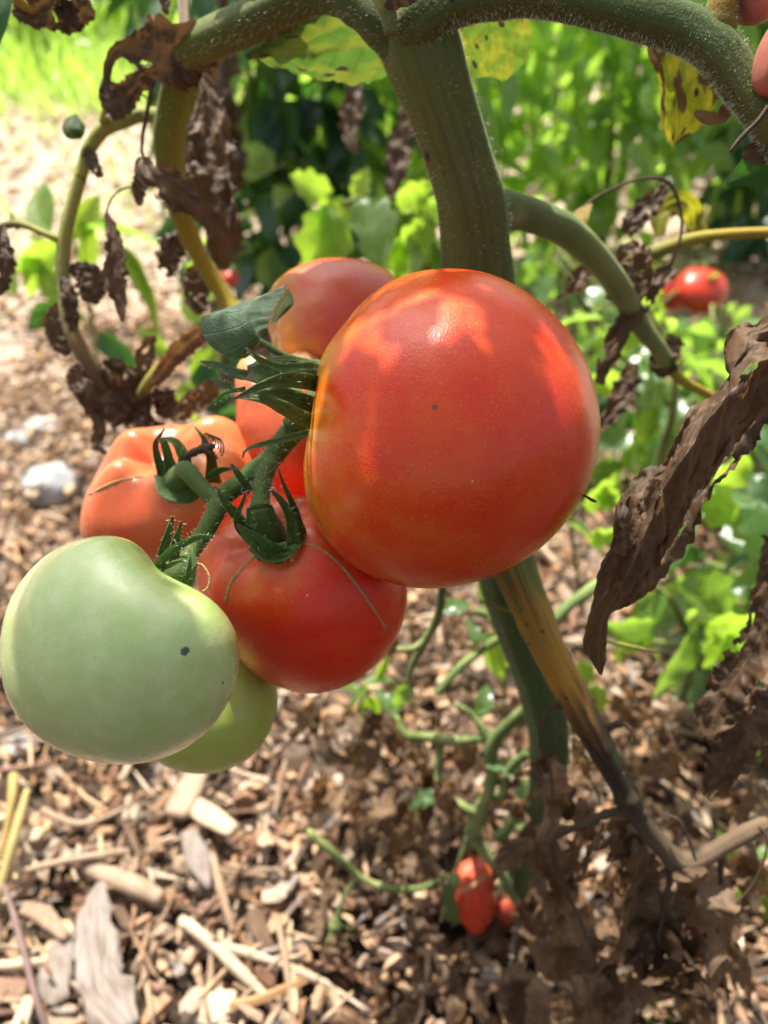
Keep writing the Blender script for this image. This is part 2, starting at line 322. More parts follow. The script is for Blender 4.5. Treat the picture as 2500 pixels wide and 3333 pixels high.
def tube_data(P, r, seg=12, ridge=0.0, nr=5, lump=0.0, seed=0, uvm=False, squash=1.0, rings=None):
    """rings: (fraction, relative swelling, width) for nodes"""
    n = len(P); T, A, B = frames(P)
    ang = np.linspace(0, 2*math.pi, seg+1)
    L = np.concatenate([[0], np.cumsum(np.linalg.norm(np.diff(P, axis=0), axis=1))]); tot = L[-1]
    V, U = [], []
    for i in range(n):
        rr = r[i]
        for f, sw, wd in (rings or ()): rr *= 1+sw*math.exp(-((L[i]/tot-f)/wd)**2)
        for j, a in enumerate(ang):
            q = rr*(1+ridge*math.cos(nr*a+seed))
            c = A[i]*math.cos(a)*squash + B[i]*math.sin(a)
            if lump: q *= 1+lump*noise.noise(Vector(P[i]+c*rr)*(0.35/max(rr, 1e-4)) + Vector((seed, 0, 0)))
            V.append(P[i]+c*q); U.append((L[i], a/(2*math.pi)*2*math.pi*rr) if uvm else (L[i]/tot, a/(2*math.pi)))
    F = []
    for i in range(n-1):
        for j in range(seg):
            p = i*(seg+1)+j; F.append((p, p+1, p+seg+2, p+seg+1))
    for e, o in ((0, 0), (n-1, (n-1)*(seg+1))):
        c = len(V); V.append(P[e] + (T[e] if e else -T[e])*r[e]*0.35); U.append((L[e] if uvm else L[e]/tot, 0))
        for j in range(seg): F.append((c, o+j+1, o+j) if e == 0 else (c, o+j, o+j+1))
    return V, F, U

def path(pts, n):
    """pts: (px, py, depth, width px) -> smooth world path and radii"""
    rows = []
    for q in pts:
        p = at(*q[:3]); rows.append((*p, px2m(q[3], q[2])/2 if len(q) > 3 else 0.001))
    R = catmull(rows, n); return R[:, :3], np.maximum(R[:, 3], 0.0002)

def stem(name, pts, mat, parent, n=40, seg=14, hairs=0, hl=0.0012, **kw):
    P, r = path(pts, n)
    V, F, U = tube_data(P, r, seg, **kw)
    o = link(name, mk(name, V, F, U), mat, parent)
    if hairs: hair(o, P, r, hairs, hl)
    return o

HR = random.Random(99)
def hair(parent, P, r, cnt, hl, rad=0.00005):
    T, A, B = frames(P); V, F = [], []
    for _ in range(cnt):
        x = HR.random()*(len(P)-1.001); i = int(x); f = x-i
        p = P[i]*(1-f)+P[i+1]*f; rr = r[i]*(1-f)+r[i+1]*f; a = HR.random()*2*math.pi
        nv = A[i]*math.cos(a)+B[i]*math.sin(a)
        d = nv + T[i]*HR.uniform(-0.5, 0.5) + np.array([HR.uniform(-.3, .3) for _ in range(3)])
        d /= np.linalg.norm(d); ln = hl*HR.uniform(0.35, 1.1)
        s = np.cross(d, nv+np.array([0.3, 0.2, 0.1])); s = s/max(np.linalg.norm(s), 1e-6)*rad
        b = p+nv*rr*0.97; k = len(V)
        V += [b-s, b+s, b+d*ln*0.6+s*0.7+T[i]*ln*0.05, b+d*ln]; F += [(k, k+1, k+2), (k, k+2, k+3)]
    tag(link('hairs', mk('hairs', V, F, None, False), M['hair'], parent), kind='stuff')

def resamp(Q, n): return catmull([tuple(at(*q)) if not isinstance(q, Vector) else tuple(q) for q in Q], n)

def sheet_data(L, Mi, R, nt=24, nv=8, fold=0.15, crumple=0.0, cfreq=3.0, jag=0.0, jfreq=8, curl=0.0, seed=0, thick=0.0, vein=0.0, holes=0.0):
    """leaf blade between a left edge, a midrib and a right edge (all nt x 3 arrays)"""
    V, U = [], []
    so = Vector((seed*3.17, seed*1.3, seed*0.7))
    Tm = np.gradient(Mi, axis=0)
    wid = np.linalg.norm(R-L, axis=1); wmax = max(wid.max(), 1e-5)
    Nn = np.cross(R-L, Tm); Nn = Nn/np.maximum(np.linalg.norm(Nn, axis=1), 1e-9)[:, None]
    if (Nn.mean(0) @ np.array(FV)) > 0: Nn = -Nn
    for i in range(nt):
        t = i/(nt-1)
        for j in range(nv+1):
            v = -1+2*j/nv; av = abs(v); E = L[i] if v < 0 else R[i]
            e = av
            if jag and av > 0.99: e = 1+jag*(noise.noise(Vector((t*jfreq, v*3, seed*1.9)))+0.6*((t*jfreq) % 1.0-0.5))
            p = Mi[i]*(1-e)+E*e
            off = fold*av*wid[i]*0.5 - curl*(av**2)*wid[i]*0.5
            if vein: off += vein*wmax*math.sin((t-av*0.16)/0.08*math.pi*2*0.5)*min(1, av*3)*0.5
            if crumple:
                q = Vector((t*cfreq*2.0, v*cfreq*0.6, 0))+so
                off += crumple*wid[i]*(noise.noise(q)+0.5*noise.noise(q*2.3)+0.3*noise.noise(q*5.1)+0.16*noise.noise(q*11.0))*(0.35+0.65*av)
                p = p + (E-Mi[i])*(0.35*crumple*noise.noise(q*1.7+Vector((9, 0, 0))))
            V.append(p+Nn[i]*off); U.append((t, v))
    F = []; w1 = nv+1
    for i in range(nt-1):
        for j in range(nv):
            if holes and noise.noise(Vector((i/nt*7, j/nv*3.1, seed*2.3))) > 0.62-holes: continue
            F.append((i*w1+j, i*w1+j+1, (i+1)*w1+j+1, (i+1)*w1+j))
    if thick:
        m = len(V)
        for i in range(nt):
            for j in range(w1):
                v = -1+2*j/nv; V.append(V[i*w1+j]-Nn[i]*thick*(1-0.6*v*v)*min(1, wid[i]/wmax*1.6+0.1)); U.append(U[i*w1+j])
        F += [tuple(m+q for q in reversed(f)) for f in F[:]]
        for i in range(nt-1):
            a, b = i*w1, (i+1)*w1; F.append((a, b, m+b, m+a)); a += nv; b += nv; F.append((b, a, m+a, m+b))
        for j in range(nv):
            F.append((j+1, j, m+j, m+j+1)); b = (nt-1)*w1+j; F.append((b, b+1, m+b+1, m+b))
    return V, F, U

def traced(name, Lp, Mp, Rp, mat, parent, nt=28, nv=10, **kw):
    L, Mi, R = resamp(Lp, nt), resamp(Mp, nt), resamp(Rp, nt)
    V, F, U = sheet_data(L, Mi, R, nt, nv, **kw)
    return link(name, mk(name, V, F, U), mat, parent)

def ribbon_lmr(pts, n, twist=(0, 0), face=None):
    P, r = path(pts, n); T = np.gradient(P, axis=0); T /= np.linalg.norm(T, axis=1)[:, None]
    L, R = [], []
    for i in range(n):
        view = P[i]-np.array(CAMP) if face is None else np.array(face)
        s = np.cross(T[i], view); s /= max(np.linalg.norm(s), 1e-9)
        a = twist[0]+(twist[1]-twist[0])*i/(n-1)
        s = Quaternion(Vector(T[i]), a) @ Vector(s); s = np.array(s)*r[i]
        L.append(P[i]-s); R.append(P[i]+s)
    return np.array(L), P, np.array(R)
def ribbon(name, pts, mat, parent, n=24, nv=6, twist=(0, 0), face=None, **kw):
    L, P, R = ribbon_lmr(pts, n, twist, face)
    V, F, U = sheet_data(L, P, R, n, nv, **kw)
    return link(name, mk(name, V, F, U), mat, parent)

def sepal(parent, pts, mat='sepal', twist=0.0, fold=0.45, hairs=45, nm='sepal'):
    o = ribbon(nm, pts, M[mat], parent, 18, 4, (twist, twist+0.3), fold=fold, thick=0.00035, crumple=0.14, seed=HR.random()*9)
    if hairs:
        P, r = path(pts, 18); hair(o, P, r*0.8, hairs, 0.0019)
    return o

# generic leaf meshes: base at the origin, tip at +Y, upper side +Z
def leaf_mesh(name, kind, seed, mat, nt=9, nv=4, wmax=0.5, droop=0.25, fold=0.25, crumple=0.05):
    r = random.Random(seed); V, U = [], []
    for i in range(nt):
        t = i/(nt-1)
        if kind == 'ovate': wv = math.sin(math.pi*min(1, t**0.72))**0.85*(1-0.25*t)
        elif kind == 'lobed':
            wv = math.sin(math.pi*min(1, t**0.7))**0.8*(1-0.2*t)
            wv *= 0.72+0.5*abs(math.sin(t*math.pi*3.4+0.5))
        elif kind == 'blade': wv = (1-t)**0.6*min(1, t*6+0.4)
        else: wv = math.sin(math.pi*min(1, t**0.8))**0.7*(0.5+0.8*r.random())
        wv = max(wv, 0.015)*wmax*0.5
        y = math.sin(t*droop*1.6)/(droop*1.6) if droop else t; z = -(1-math.cos(t*droop*1.6))/(droop*1.6) if droop else 0
        for j in range(nv+1):
            v = -1+2*j/nv
            q = Vector((t*3, v*1.5, seed*1.7))
            c = crumple*(noise.noise(q)+0.6*noise.noise(q*2.2)+(0.45*noise.noise(q*4.6) if crumple > .15 else 0))
            sw = 0.06*math.cos(v*1.5)*(1 if kind == 'lobed' else 0)
            V.append((v*wv*(1-0.4*abs(c)/(crumple+1e-6)*(crumple > 0.15)), y-sw*abs(v)*2+0.0, z+fold*abs(v)*wv+c)); U.append((t, v))
    F = [(i*(nv+1)+j, i*(nv+1)+j+1, (i+1)*(nv+1)+j+1, (i+1)*(nv+1)+j) for i in range(nt-1) for j in range(nv)]
    me = mk(name, V, F, U); me.materials.append(mat); return me

def leaf_matrix(pos, tipdir, up, scale):
    y = Vector(tipdir).normalized(); z = (Vector(up) - y*Vector(up).dot(y))
    if z.length < 1e-4: z = y.orthogonal()
    z.normalize(); x = y.cross(z)
    m = Matrix((x, y, z)).transposed().to_4x4()
    return Matrix.Translation(pos) @ m @ Matrix.Scale(scale, 4)

def put_leaf(parent, me, px, py, d, lpx, ang, up=(0, 0.5, 1), away=0.0, name='leaf'):
    """leaf whose base is seen at (px,py); ang = direction of its tip in the picture, 90 = up"""
    a = math.radians(ang); td = RV*math.cos(a)+UV*math.sin(a)+FV*away
    return link(name, me, None, parent, leaf_matrix(at(px, py, d), td, cdir(*up), px2m(lpx, d)))

def merged(name, items, parent=None, mat=None):
    """items: (mesh arrays, matrix) joined into one mesh"""
    Vs, Fs, Us, k = [], [], [], 0
    for (v, f, u), m in items:
        mm = np.array(m); Vs.append(v @ mm[:3, :3].T + mm[:3, 3]); Us.append(u)
        Fs += [tuple(k+q for q in ff) for ff in f]; k += len(v)
    return link(name, mk(name, np.vstack(Vs).tolist(), Fs, np.vstack(Us), mat is not M['chip']), mat, parent)
def arrays(me):
    v = np.array([q.co[:] for q in me.vertices]); f = [tuple(p.vertices) for p in me.polygons]
    u = np.zeros((len(v), 2)); l = me.uv_layers[0].data
    for lp in me.loops: u[lp.vertex_index] = l[lp.index].uv
    return v, f, u

# ------------------------------------------------------------------ ground
k = N('mulched_soil'); obj = k.coord('Object')
n1 = k.noise(obj, 9, 5, 0.6); n2 = k.noise(obj, 55, 5, 0.7); vo = k.n('TexVoronoi'); k.set(vo.inputs['Vector'], k.mapv(obj, (1, 1.6, 1))); vo.inputs['Scale'].default_value = 70
far = k.n('SeparateXYZ'); k.set(far.inputs[0], obj)
chipcol = k.ramp(vo.outputs['Color'], [(0.2, (0.32, 0.23, 0.165)), (0.5, (0.44, 0.335, 0.25)), (0.8, (0.54, 0.43, 0.33))])
soil = k.mix(k.smooth(n2, 0.35, 0.7), (0.03, 0.02, 0.014), (0.08, 0.052, 0.034))
colr = k.mix(k.smooth(k.math('ADD', n1, k.math('MULTIPLY', far.outputs[1], 0.35)), 0.55, 1.05), soil, chipcol)
grassf = k.smooth(k.math('ADD', far.outputs[1], k.math('MULTIPLY', k.noise(obj, 1.2, 4), 2.0)), 5.2, 6.6)
colr = k.mix(grassf, colr, k.ramp(n2, [(0.3, (0.05, 0.09, 0.02)), (0.7, (0.14, 0.19, 0.05))]))
M['soil'] = k.done(k.pr(colr, 0.9, 0.15, k.bump(n2, 1.0, 0.01)))
V, F = [], []
gx = np.concatenate([[-150, -40, -12, -5], np.linspace(-2.4, 2.4, 49), [5, 12, 40, 150]]); gy = np.concatenate([[-150, -30, -6, -1.5], np.linspace(-0.6, 5.0, 57), [8, 14, 40, 200]])
for y in gy:
    for x in gx: V.append((x, y, 0.012*noise.noise(Vector((x*3, y*3, 0)))-0.004))
for i in range(len(gy)-1):
    for j in range(len(gx)-1): q = i*len(gx)+j; F.append((q, q+1, q+len(gx)+1, q+len(gx)))
tag(link('ground', mk('ground', V, F), M['soil']), kind='structure')

# ------------------------------------------------------------------ mulch: loose chips
def chip_arrays(seed, ln, wd, th, npt=6):
    r = random.Random(seed); top = []
    for i in range(npt):
        a = 2*math.pi*(i+0.5+r.uniform(-.25, .25))/npt
        x = math.copysign(abs(math.cos(a))**0.6, math.cos(a))*ln/2*r.uniform(0.75, 1.08); y = math.copysign(abs(math.sin(a))**0.7, math.sin(a))*wd/2*r.uniform(0.7, 1.1)
        top.append((x, y))
    bow = r.uniform(-0.12, 0.12)*ln
    v, u = [], []
    for z, s in ((th/2, r.uniform(0.75, 0.95)), (-th/2, 1.0)):
        for x, y in top:
            v.append((x*(s if z > 0 else 1)+r.uniform(-.03, .03)*ln, y*(s if z > 0 else 1), z*r.uniform(0.6, 1.3)+bow*(x*2/ln)**2)); u.append((x, y))
    v.append((0, 0, th/2*1.15)); u.append((0, 0)); v.append((0, 0, -th/2)); u.append((0, 0))
    f = []
    for i in range(npt):
        j = (i+1) % npt; f += [(2*npt, i, j), (2*npt+1, npt+j, npt+i), (i, npt+i, npt+j), (i, npt+j, j)]
    return np.array(v), f, np.array(u)
CHIPS = []
for i in range(34):
    r = random.Random(100+i)
    ln = r.uniform(0.012, 0.028); asp = r.choice([0.18, 0.25, 0.35, 0.5, 0.65]); wd = max(0.004, ln*asp)
    if 18 <= i < 24: ln, wd = r.uniform(0.03, 0.065), r.uniform(0.002, 0.005)
    if i >= 24: ln = r.uniform(0.004, 0.010); wd = ln*r.uniform(0.3, 0.9)
    CHIPS.append(chip_arrays(i, ln, wd, min(wd*0.8, r.uniform(0.002, 0.007)), r.choice([5, 6, 6, 7])))
BIGC = CHIPS[:24]
def chip_m(x, y, z, r, tilt=0.35, s=1.0):
    e = Matrix.Rotation(r.uniform(0, 2*math.pi), 4, 'Z') @ Matrix.Rotation(r.gauss(0, tilt), 4, 'X') @ Matrix.Rotation(r.gauss(0, tilt*0.7), 4, 'Y')
    return Matrix.Translation((x, y, z)) @ e @ Matrix.Scale(s, 4)
cr = random.Random(3); items = []
def in_view(x, y, m=120):
    q = Vector((x, y, 0))-CAMP; d = q.dot(FV)
    if d < 0.1: return False
    px, py = 1250+q.dot(RV)/d*FPX, 1666.5-q.dot(UV)/d*FPX
    return -m < px < 2500+m and -m < py < 3333+m*2
for _ in range(17000):
    x, y = cr.uniform(-0.62, 0.7), cr.uniform(0.1, 1.35)
    if in_view(x, y, 200): items.append((cr.choice(CHIPS), chip_m(x, y, abs(cr.gauss(0, 0.012)), cr, 0.5, cr.uniform(0.6, 1.1))))
for _ in range(9000):
    y = 1.3+3.2*cr.random()**1.4; x = cr.uniform(-1.0-y*0.35, 0.7*y)
    if in_view(x, y, 100): items.append((cr.choice(CHIPS), chip_m(x, y, abs(cr.gauss(0, 0.006)), cr, 0.3, cr.uniform(0.7, 1.5))))
tag(merged('mulch', items, None, M['chip']), 'brown and tan shredded wood mulch covering the garden soil', 'mulch', kind='stuff')

# the chips that show largest, each on its own
chip_me = []
tones = [('pale tan wood chip lying loose on the sunlit mulch', 'wood_tan'), ('grey weathered wood chip lying loose on the mulch', 'wood_grey'), ('dark brown bark chip lying loose on the mulch', 'wood_brown'), ('cream splintered wood chip lying loose on the mulch', 'wood_cream')]
for a in BIGC:
    row = []
    for lab, mn in tones:
        me = mk('wood_chip', a[0].tolist(), a[1], a[2], False); me.materials.append(M[mn]); row.append(me)
    chip_me.append(row)
cnt = 0
while cnt < 270:
    px, py = cr.uniform(-60, 2560), cr.triangular(2050, 3450, 3250)
    if 1000 < px < 1900 and cr.random() < 0.45: continue
    p = ground_at(px, py, 0.012); ti = cr.choices([0, 1, 2, 3], [5, 2, 4, 2])[0]; ci = cr.choice([cr.randrange(len(BIGC)), 18+cr.randrange(6)])
    o = link('wood_chip', chip_me[ci][ti], None, None, chip_m(p.x, p.y, cr.uniform(0.009, 0.022), cr, 0.42, cr.uniform(0.75, 1.2)))
    tag(o, tones[ti][0], 'wood chip', 'loose wood chips on the mulch'); cnt += 1

# larger pieces one can point to
def slab(name, label, cat, pts, wpx, th, mat, n=14, nv=6, seed=0, jag=0.3, z0=0.02, crumple=0.08):
    P = np.array([tuple(ground_at(a, b, z0)) for a, b in pts]); P = catmull(P, n)
    wd = np.interp(np.linspace(0, 1, n), np.linspace(0, 1, len(wpx)), wpx)
    T = np.gradient(P, axis=0); T /= np.linalg.norm(T, axis=1)[:, None]
    s = np.cross(T, (0, 0, 1)); s /= np.linalg.norm(s, axis=1)[:, None]
    hw = np.array([px2m(wd[i], (Vector(P[i])-CAMP).dot(FV))/2 for i in range(n)])[:, None]
    V, F, U = sheet_data(P-s*hw, P, P+s*hw, n, nv, fold=-0.06, crumple=crumple, cfreq=4, jag=jag, jfreq=9, seed=seed, thick=th)
    U = [(u*0.09, v*0.015) for u, v in U]
    return tag(link(name, mk(name, V, F, U), M[mat]), label, cat)
slab('bark_piece', 'large grey weathered bark slab with split ends on the mulch', 'bark', [(330, 2870), (310, 2960), (315, 3070), (320, 3180), (370, 3270), (420, 3345)], [30, 110, 135, 150, 150, 90], 0.008, 'wood_grey', 22, 8, 3, 0.35, 0.032)
slab('bark_piece', 'thin greyish bark flake beside the large weathered slab', 'bark', [(215, 3030), (190, 3120), (180, 3200), (195, 3260)], [40, 100, 110, 60], 0.006, 'wood_grey', 12, 6, 5, 0.3, 0.024)
slab('wood_piece', 'broad pale tan wood sliver below the hidden green tomato', 'wood piece', [(650, 2500), (610, 2570), (570, 2650)], [70, 90, 80], 0.008, 'wood_tan', 10, 4, 7, 0.1, 0.03)
slab('wood_piece', 'pale pinkish tan wood slab with an angled end', 'wood piece', [(600, 2600), (680, 2650), (760, 2700)], [60, 75, 50], 0.010, 'wood_cream', 10, 4, 8, 0.12, 0.028)
slab('wood_piece', 'grey blue pointed wood splinter in the middle of the mulch', 'wood piece', [(610, 2700), (640, 2780), (680, 2890)], [50, 85, 15], 0.008, 'wood_grey', 10, 4, 9, 0.1, 0.03)
slab('wood_piece', 'dark reddish brown bark lump at the left edge of the mulch', 'bark', [(-20, 3210), (30, 3220), (85, 3215)], [60, 75, 50], 0.014, 'wood_brown', 10, 4, 10, 0.1, 0.02)
slab('wood_piece', 'light tan crumbly wood chunk at the bottom edge of the mulch', 'wood piece', [(600, 3270), (680, 3270), (760, 3275)], [90, 120, 90], 0.018, 'wood_cream', 12, 6, 11, 0.25, 0.02, 0.2)
slab('wood_piece', 'tan curved wood shaving left of the grey bark slab', 'wood piece', [(70, 2950), (140, 2975), (215, 3050)], [40, 60, 30], 0.008, 'wood_tan', 10, 4, 12, 0.1, 0.028)
slab('wood_piece', 'flat pinkish bark piece along the bottom edge left of centre', 'bark', [(150, 3310), (210, 3320), (260, 3350)], [70, 100, 70], 0.01, 'wood_tan', 10, 4, 13, 0.2, 0.02)
slab('wood_piece', 'white weathered splinter standing out near the lower left corner', 'wood piece', [(95, 3240), (75, 3300), (55, 3360)], [35, 50, 40], 0.007, 'wood_cream', 8, 4, 14, 0.2, 0.03)
slab('wood_piece', 'small whitish block of wood beside the yellow straw', 'wood piece', [(55, 2725), (95, 2718), (135, 2712)], [40, 45, 40], 0.012, 'wood_cream', 8, 4, 15, 0.05, 0.024)
M['stone'] = plain_mat('pale_stone', (0.24, 0.245, 0.25), (0.36, 0.35, 0.33), 60, 0.7, 0.3, 0.5, 0.002)
def stone(label, px, py, wpx, seed, hk=.5):
    p = ground_at(px, py); r = px2m(wpx, gdepth(py))/2; V, nu, nv = [], 18, 10
    for i in range(nv+1):
        for j in range(nu):
            a, b = 2*math.pi*j/nu, math.pi*i/nv; n_ = Vector((math.sin(b)*math.cos(a), math.sin(b)*math.sin(a), math.cos(b)))
            q = 1+.35*noise.noise(n_*1.6+Vector((seed, 0, 0)))+.12*noise.noise(n_*4+Vector((seed, 0, 0))); V.append((p.x+n_.x*r*q, p.y+n_.y*r*q*.8, r*hk*.5+n_.z*r*hk*q))
    F = [(i*nu+j, i*nu+(j+1) % nu, (i+1)*nu+(j+1) % nu, (i+1)*nu+j) for i in range(nv) for j in range(nu)]
    tag(link('stone', mk('stone', V, F), M['stone']), label, 'stone', 'pale stones beside the path')
stone('large pale bluish white stone left of the ribbed orange tomato', 170, 1600, 210, 3.0)
stone('flat whitish stone above the large bluish one beside the path', 140, 1400, 120, 5.0, .4)
stone('small white stone at the left edge above the large bluish one', 60, 1440, 90, 7.0)
stone('grey stone at the left edge under the large pale green tomato', 60, 2440, 130, 9.0)
def stick(name, label, cat, pts, mat, n=24, seg=9, parts=(), lump=0.25, seed=0):
    def data(q):
        rows = catmull([(*ground_at(a, b, z), wd) for a, b, z, wd in q], n); P = rows[:, :3]
        r = np.array([px2m(rows[i, 3], (Vector(P[i])-CAMP).dot(FV))/2 for i in range(n)])
        return tube_data(P, r, seg, lump=lump, seed=seed, uvm=True)
    V, F, U = data(pts); o = tag(link(name, mk(name, V, F, U), M[mat]), label, cat)
    for q in parts:
        V, F, U = data(q); link('side_twig', mk('side_twig', V, F, U), M[mat], o)
    return o
stick('forked_stick', 'cream forked stick lying across the mulch', 'stick', [(590, 2995, .022, 36), (680, 3060, .026, 42), (750, 3130, .026, 44), (850, 3230, .02, 34), (960, 3350, .012, 30)], 'wood_cream', parts=[[(700, 3070, .025, 26), (800, 3100, .026, 30), (920, 3140, .024, 26), (1035, 3190, .015, 30)]], seed=1)
stick('twig', 'long thin purplish grey twig at the lower left', 'twig', [(5, 2860, .03, 16), (45, 2980, .035, 20), (85, 3130, .035, 22), (120, 3260, .03, 24), (160, 3370, .02, 24)], 'twig', lump=.12, seed=2)
stick('stick', 'straight tan stick lying above the grey bark slab', 'stick', [(75, 2835, .025, 22), (200, 2805, .03, 26), (320, 2785, .03, 28), (420, 2772, .02, 26)], 'wood_tan', lump=.15, seed=3)
stick('stick', 'slightly bent tan twig below the pale green tomato', 'twig', [(140, 2640, .028, 30), (240, 2680, .03, 24), (330, 2665, .03, 16), (480, 2595, .028, 9)], 'wood_tan', lump=.15, seed=4)
stick('branch_piece', 'thick rounded greyish branch piece on the mulch', 'branch', [(270, 2815, .02, 50), (350, 2850, .022, 62), (450, 2890, .022, 70), (525, 2925, .02, 50)], 'wood_tan', lump=.18, seed=5, seg=12)
stick('stick', 'white dry stick end at the lower left edge', 'stick', [(-40, 3145, .02, 30), (60, 3140, .024, 34), (155, 3128, .02, 28)], 'wood_cream', lump=.12, seed=6)
stick('stick', 'thin upright stick shaded right of the forked stick', 'stick', [(900, 2980, .03, 18), (925, 3100, .03, 22), (945, 3240, .025, 22), (960, 3360, .02, 22)], 'wood_tan', lump=.15, seed=7)
stick('stick', 'tan splinter lying between pointed splinter and shade', 'stick', [(690, 2780, .026, 26), (720, 2900, .03, 30), (760, 3030, .022, 22)], 'wood_tan', lump=.2, seed=8)
stick('straw_stalk', 'flat yellow straw stalk at the left edge', 'straw', [(90, 2570, .06, 20), (55, 2700, .05, 34), (20, 2830, .035, 36), (-15, 2950, .02, 30)], 'straw', lump=.08, seed=9)
stick('straw_stalk', 'shorter greenish yellow straw stalk crossing the flat one', 'straw', [(45, 2520, .06, 30), (40, 2600, .055, 30), (20, 2720, .04, 26), (0, 2800, .03, 20)], 'straw', lump=.08, seed=10)

# ------------------------------------------------------------------ tomatoes
BVH = {}
def tomato(name, label, c, outline, depth_r, axis, matf, dent=0.12, dsig=0.33, ribs=(5, 0.03), nu=96, nv=64, group=None, loc_scale=1/1.02):
    cp = at(*c); ray = (cp-CAMP).normalized()
    an = np.array([math.atan2(-(y-c[1]), x-c[0]) for x, y in outline]); ra = np.array([math.hypot(x-c[0], y-c[1]) for x, y in outline])*c[2]/FPX*loc_scale
    o = np.argsort(an); an, ra = an[o], ra[o]
    fine = np.interp(np.linspace(-math.pi, math.pi, 361)[:-1], an, ra, period=2*math.pi)
    ker = np.hanning(33); ker /= ker.sum()
    fine = np.convolve(np.concatenate([fine[-40:], fine, fine[:40]]), ker, 'same')[40:-40]
    Rm = fine.mean(); ax = cdir(*axis)
    e1 = ax.orthogonal().normalized(); e2 = ax.cross(e1)
    V = []
    def pt(th, ph):
        ro = fine[int(round((th+math.pi)/(2*math.pi)*360)) % 360]
        i = (th+math.pi)/(2*math.pi)*360; i0 = int(i); f = i-i0; ro = fine[i0 % 360]*(1-f)+fine[(i0+1) % 360]*f
        ro = ro*math.sin(ph)+Rm*(1-math.sin(ph))
        q = (RV*math.cos(th)+UV*math.sin(th))*(ro*math.sin(ph)) - ray*(depth_r*math.cos(ph))
        n = q.normalized(); cosang = max(-1, min(1, n.dot(ax))); a = math.acos(cosang)
        psi = math.atan2(n.dot(e2), n.dot(e1))
        rib = ribs[1]*(math.cos(ribs[0]*psi)+0.5*math.cos((ribs[0]+2)*psi+1.3))*min(1, a*2)*math.exp(-(a/1.0)**2)
        q = q*(1+rib + 0.008*noise.noise(n*2.2+Vector((c[0], 0, 0))))
        q = q - ax*(Rm*dent*math.exp(-(a/dsig)**2)*1.6) + ax*(Rm*0.02*math.exp(-((a-0.75)/0.3)**2))
        return q
    for i in range(nv+1):
        ph = math.pi*i/nv
        for j in range(nu): V.append(pt(2*math.pi*j/nu-math.pi, ph))
    F = [(i*nu+j, (i+1)*nu+j, (i+1)*nu+(j+1) % nu, i*nu+(j+1) % nu) for i in range(nv) for j in range(nu)]
    rot = Matrix((e1, e2, ax)).transposed()
    Vl = [rot.transposed() @ q for q in V]
    BVH[label] = BVHTree.FromPolygons([cp+q for q in V], F)
    mw = Matrix.Translation(cp) @ rot.to_4x4()
    def local_dir(px, py):
        h = hit(label, px, py)
        return tuple((rot.transposed() @ (h-cp)).normalized())
    me = mk(name, Vl, F)
    o = link(name, me, matf(Rm, local_dir), None, mw)
    tag(o, label, 'tomato', group); return o
def hit(label, px, py, out=0.0):
    d = (at(px, py, 1)-CAMP).normalized(); r = BVH[label].ray_cast(CAMP, d)
    return (r[0] + r[1]*out) if r[0] is not None else at(px, py, 0.25)

GRP = 'tomatoes on the truss'
big = tomato('tomato', 'largest orange red ripe tomato in the middle, hanging highest in front', (1470, 1390, 0.25),
    [(1440, 875), (1560, 885), (1680, 930), (1800, 1020), (1890, 1140), (1940, 1270), (1957, 1380), (1945, 1480), (1905, 1590), (1840, 1700), (1750, 1790), (1640, 1860), (1500, 1905), (1350, 1915), (1230, 1885), (1120, 1820), (1050, 1740), (1005, 1640), (988, 1560), (992, 1480), (1015, 1390), (1040, 1250), (1060, 1160), (1100, 1080), (1180, 985), (1270, 920), (1350, 885)],
    0.049, (-0.93, 0.18, 0.25),
    lambda R, ld: tomato_mat('tomato_big', R, (0.58, 0.031, 0.005), (0.60, 0.078, 0.007), (0.50, 0.24, 0.02), (0.52, 0.03, 0.016), (0.38, 1.0), (-0.2, 0.5, -0.6), 0.5,
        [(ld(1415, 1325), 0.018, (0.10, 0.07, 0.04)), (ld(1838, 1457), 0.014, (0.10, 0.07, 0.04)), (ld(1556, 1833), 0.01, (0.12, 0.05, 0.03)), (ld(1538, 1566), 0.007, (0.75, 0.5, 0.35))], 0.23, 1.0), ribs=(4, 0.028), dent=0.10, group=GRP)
red = tomato('tomato', 'bright red tomato with corky scar lines below the largest tomato', (985, 1935, 0.285),
    [(640, 1830), (665, 1750), (720, 1690), (800, 1640), (950, 1610), (1100, 1640), (1250, 1750), (1330, 1900), (1312, 2040), (1240, 2150), (1130, 2235), (1030, 2262), (900, 2238), (810, 2180), (750, 2100), (680, 2030), (645, 1930)],
    0.040, (-0.30, 0.55, -0.6),
    lambda R, ld: tomato_mat('tomato_red', R, (0.58, 0.016, 0.004), (0.60, 0.035, 0.006), (0.54, 0.11, 0.025), (0.54, 0.035, 0.014), (0.62, 1.1), (-0.5, 0.2, 0.3), 0.5,
        [(ld(950, 1823), 0.012, (0.75, 0.5, 0.4)), (ld(1000, 1938), 0.008, (0.75, 0.5, 0.4))], 0.27, 4.0), ribs=(6, 0.022), dent=0.16, dsig=0.28, group=GRP)
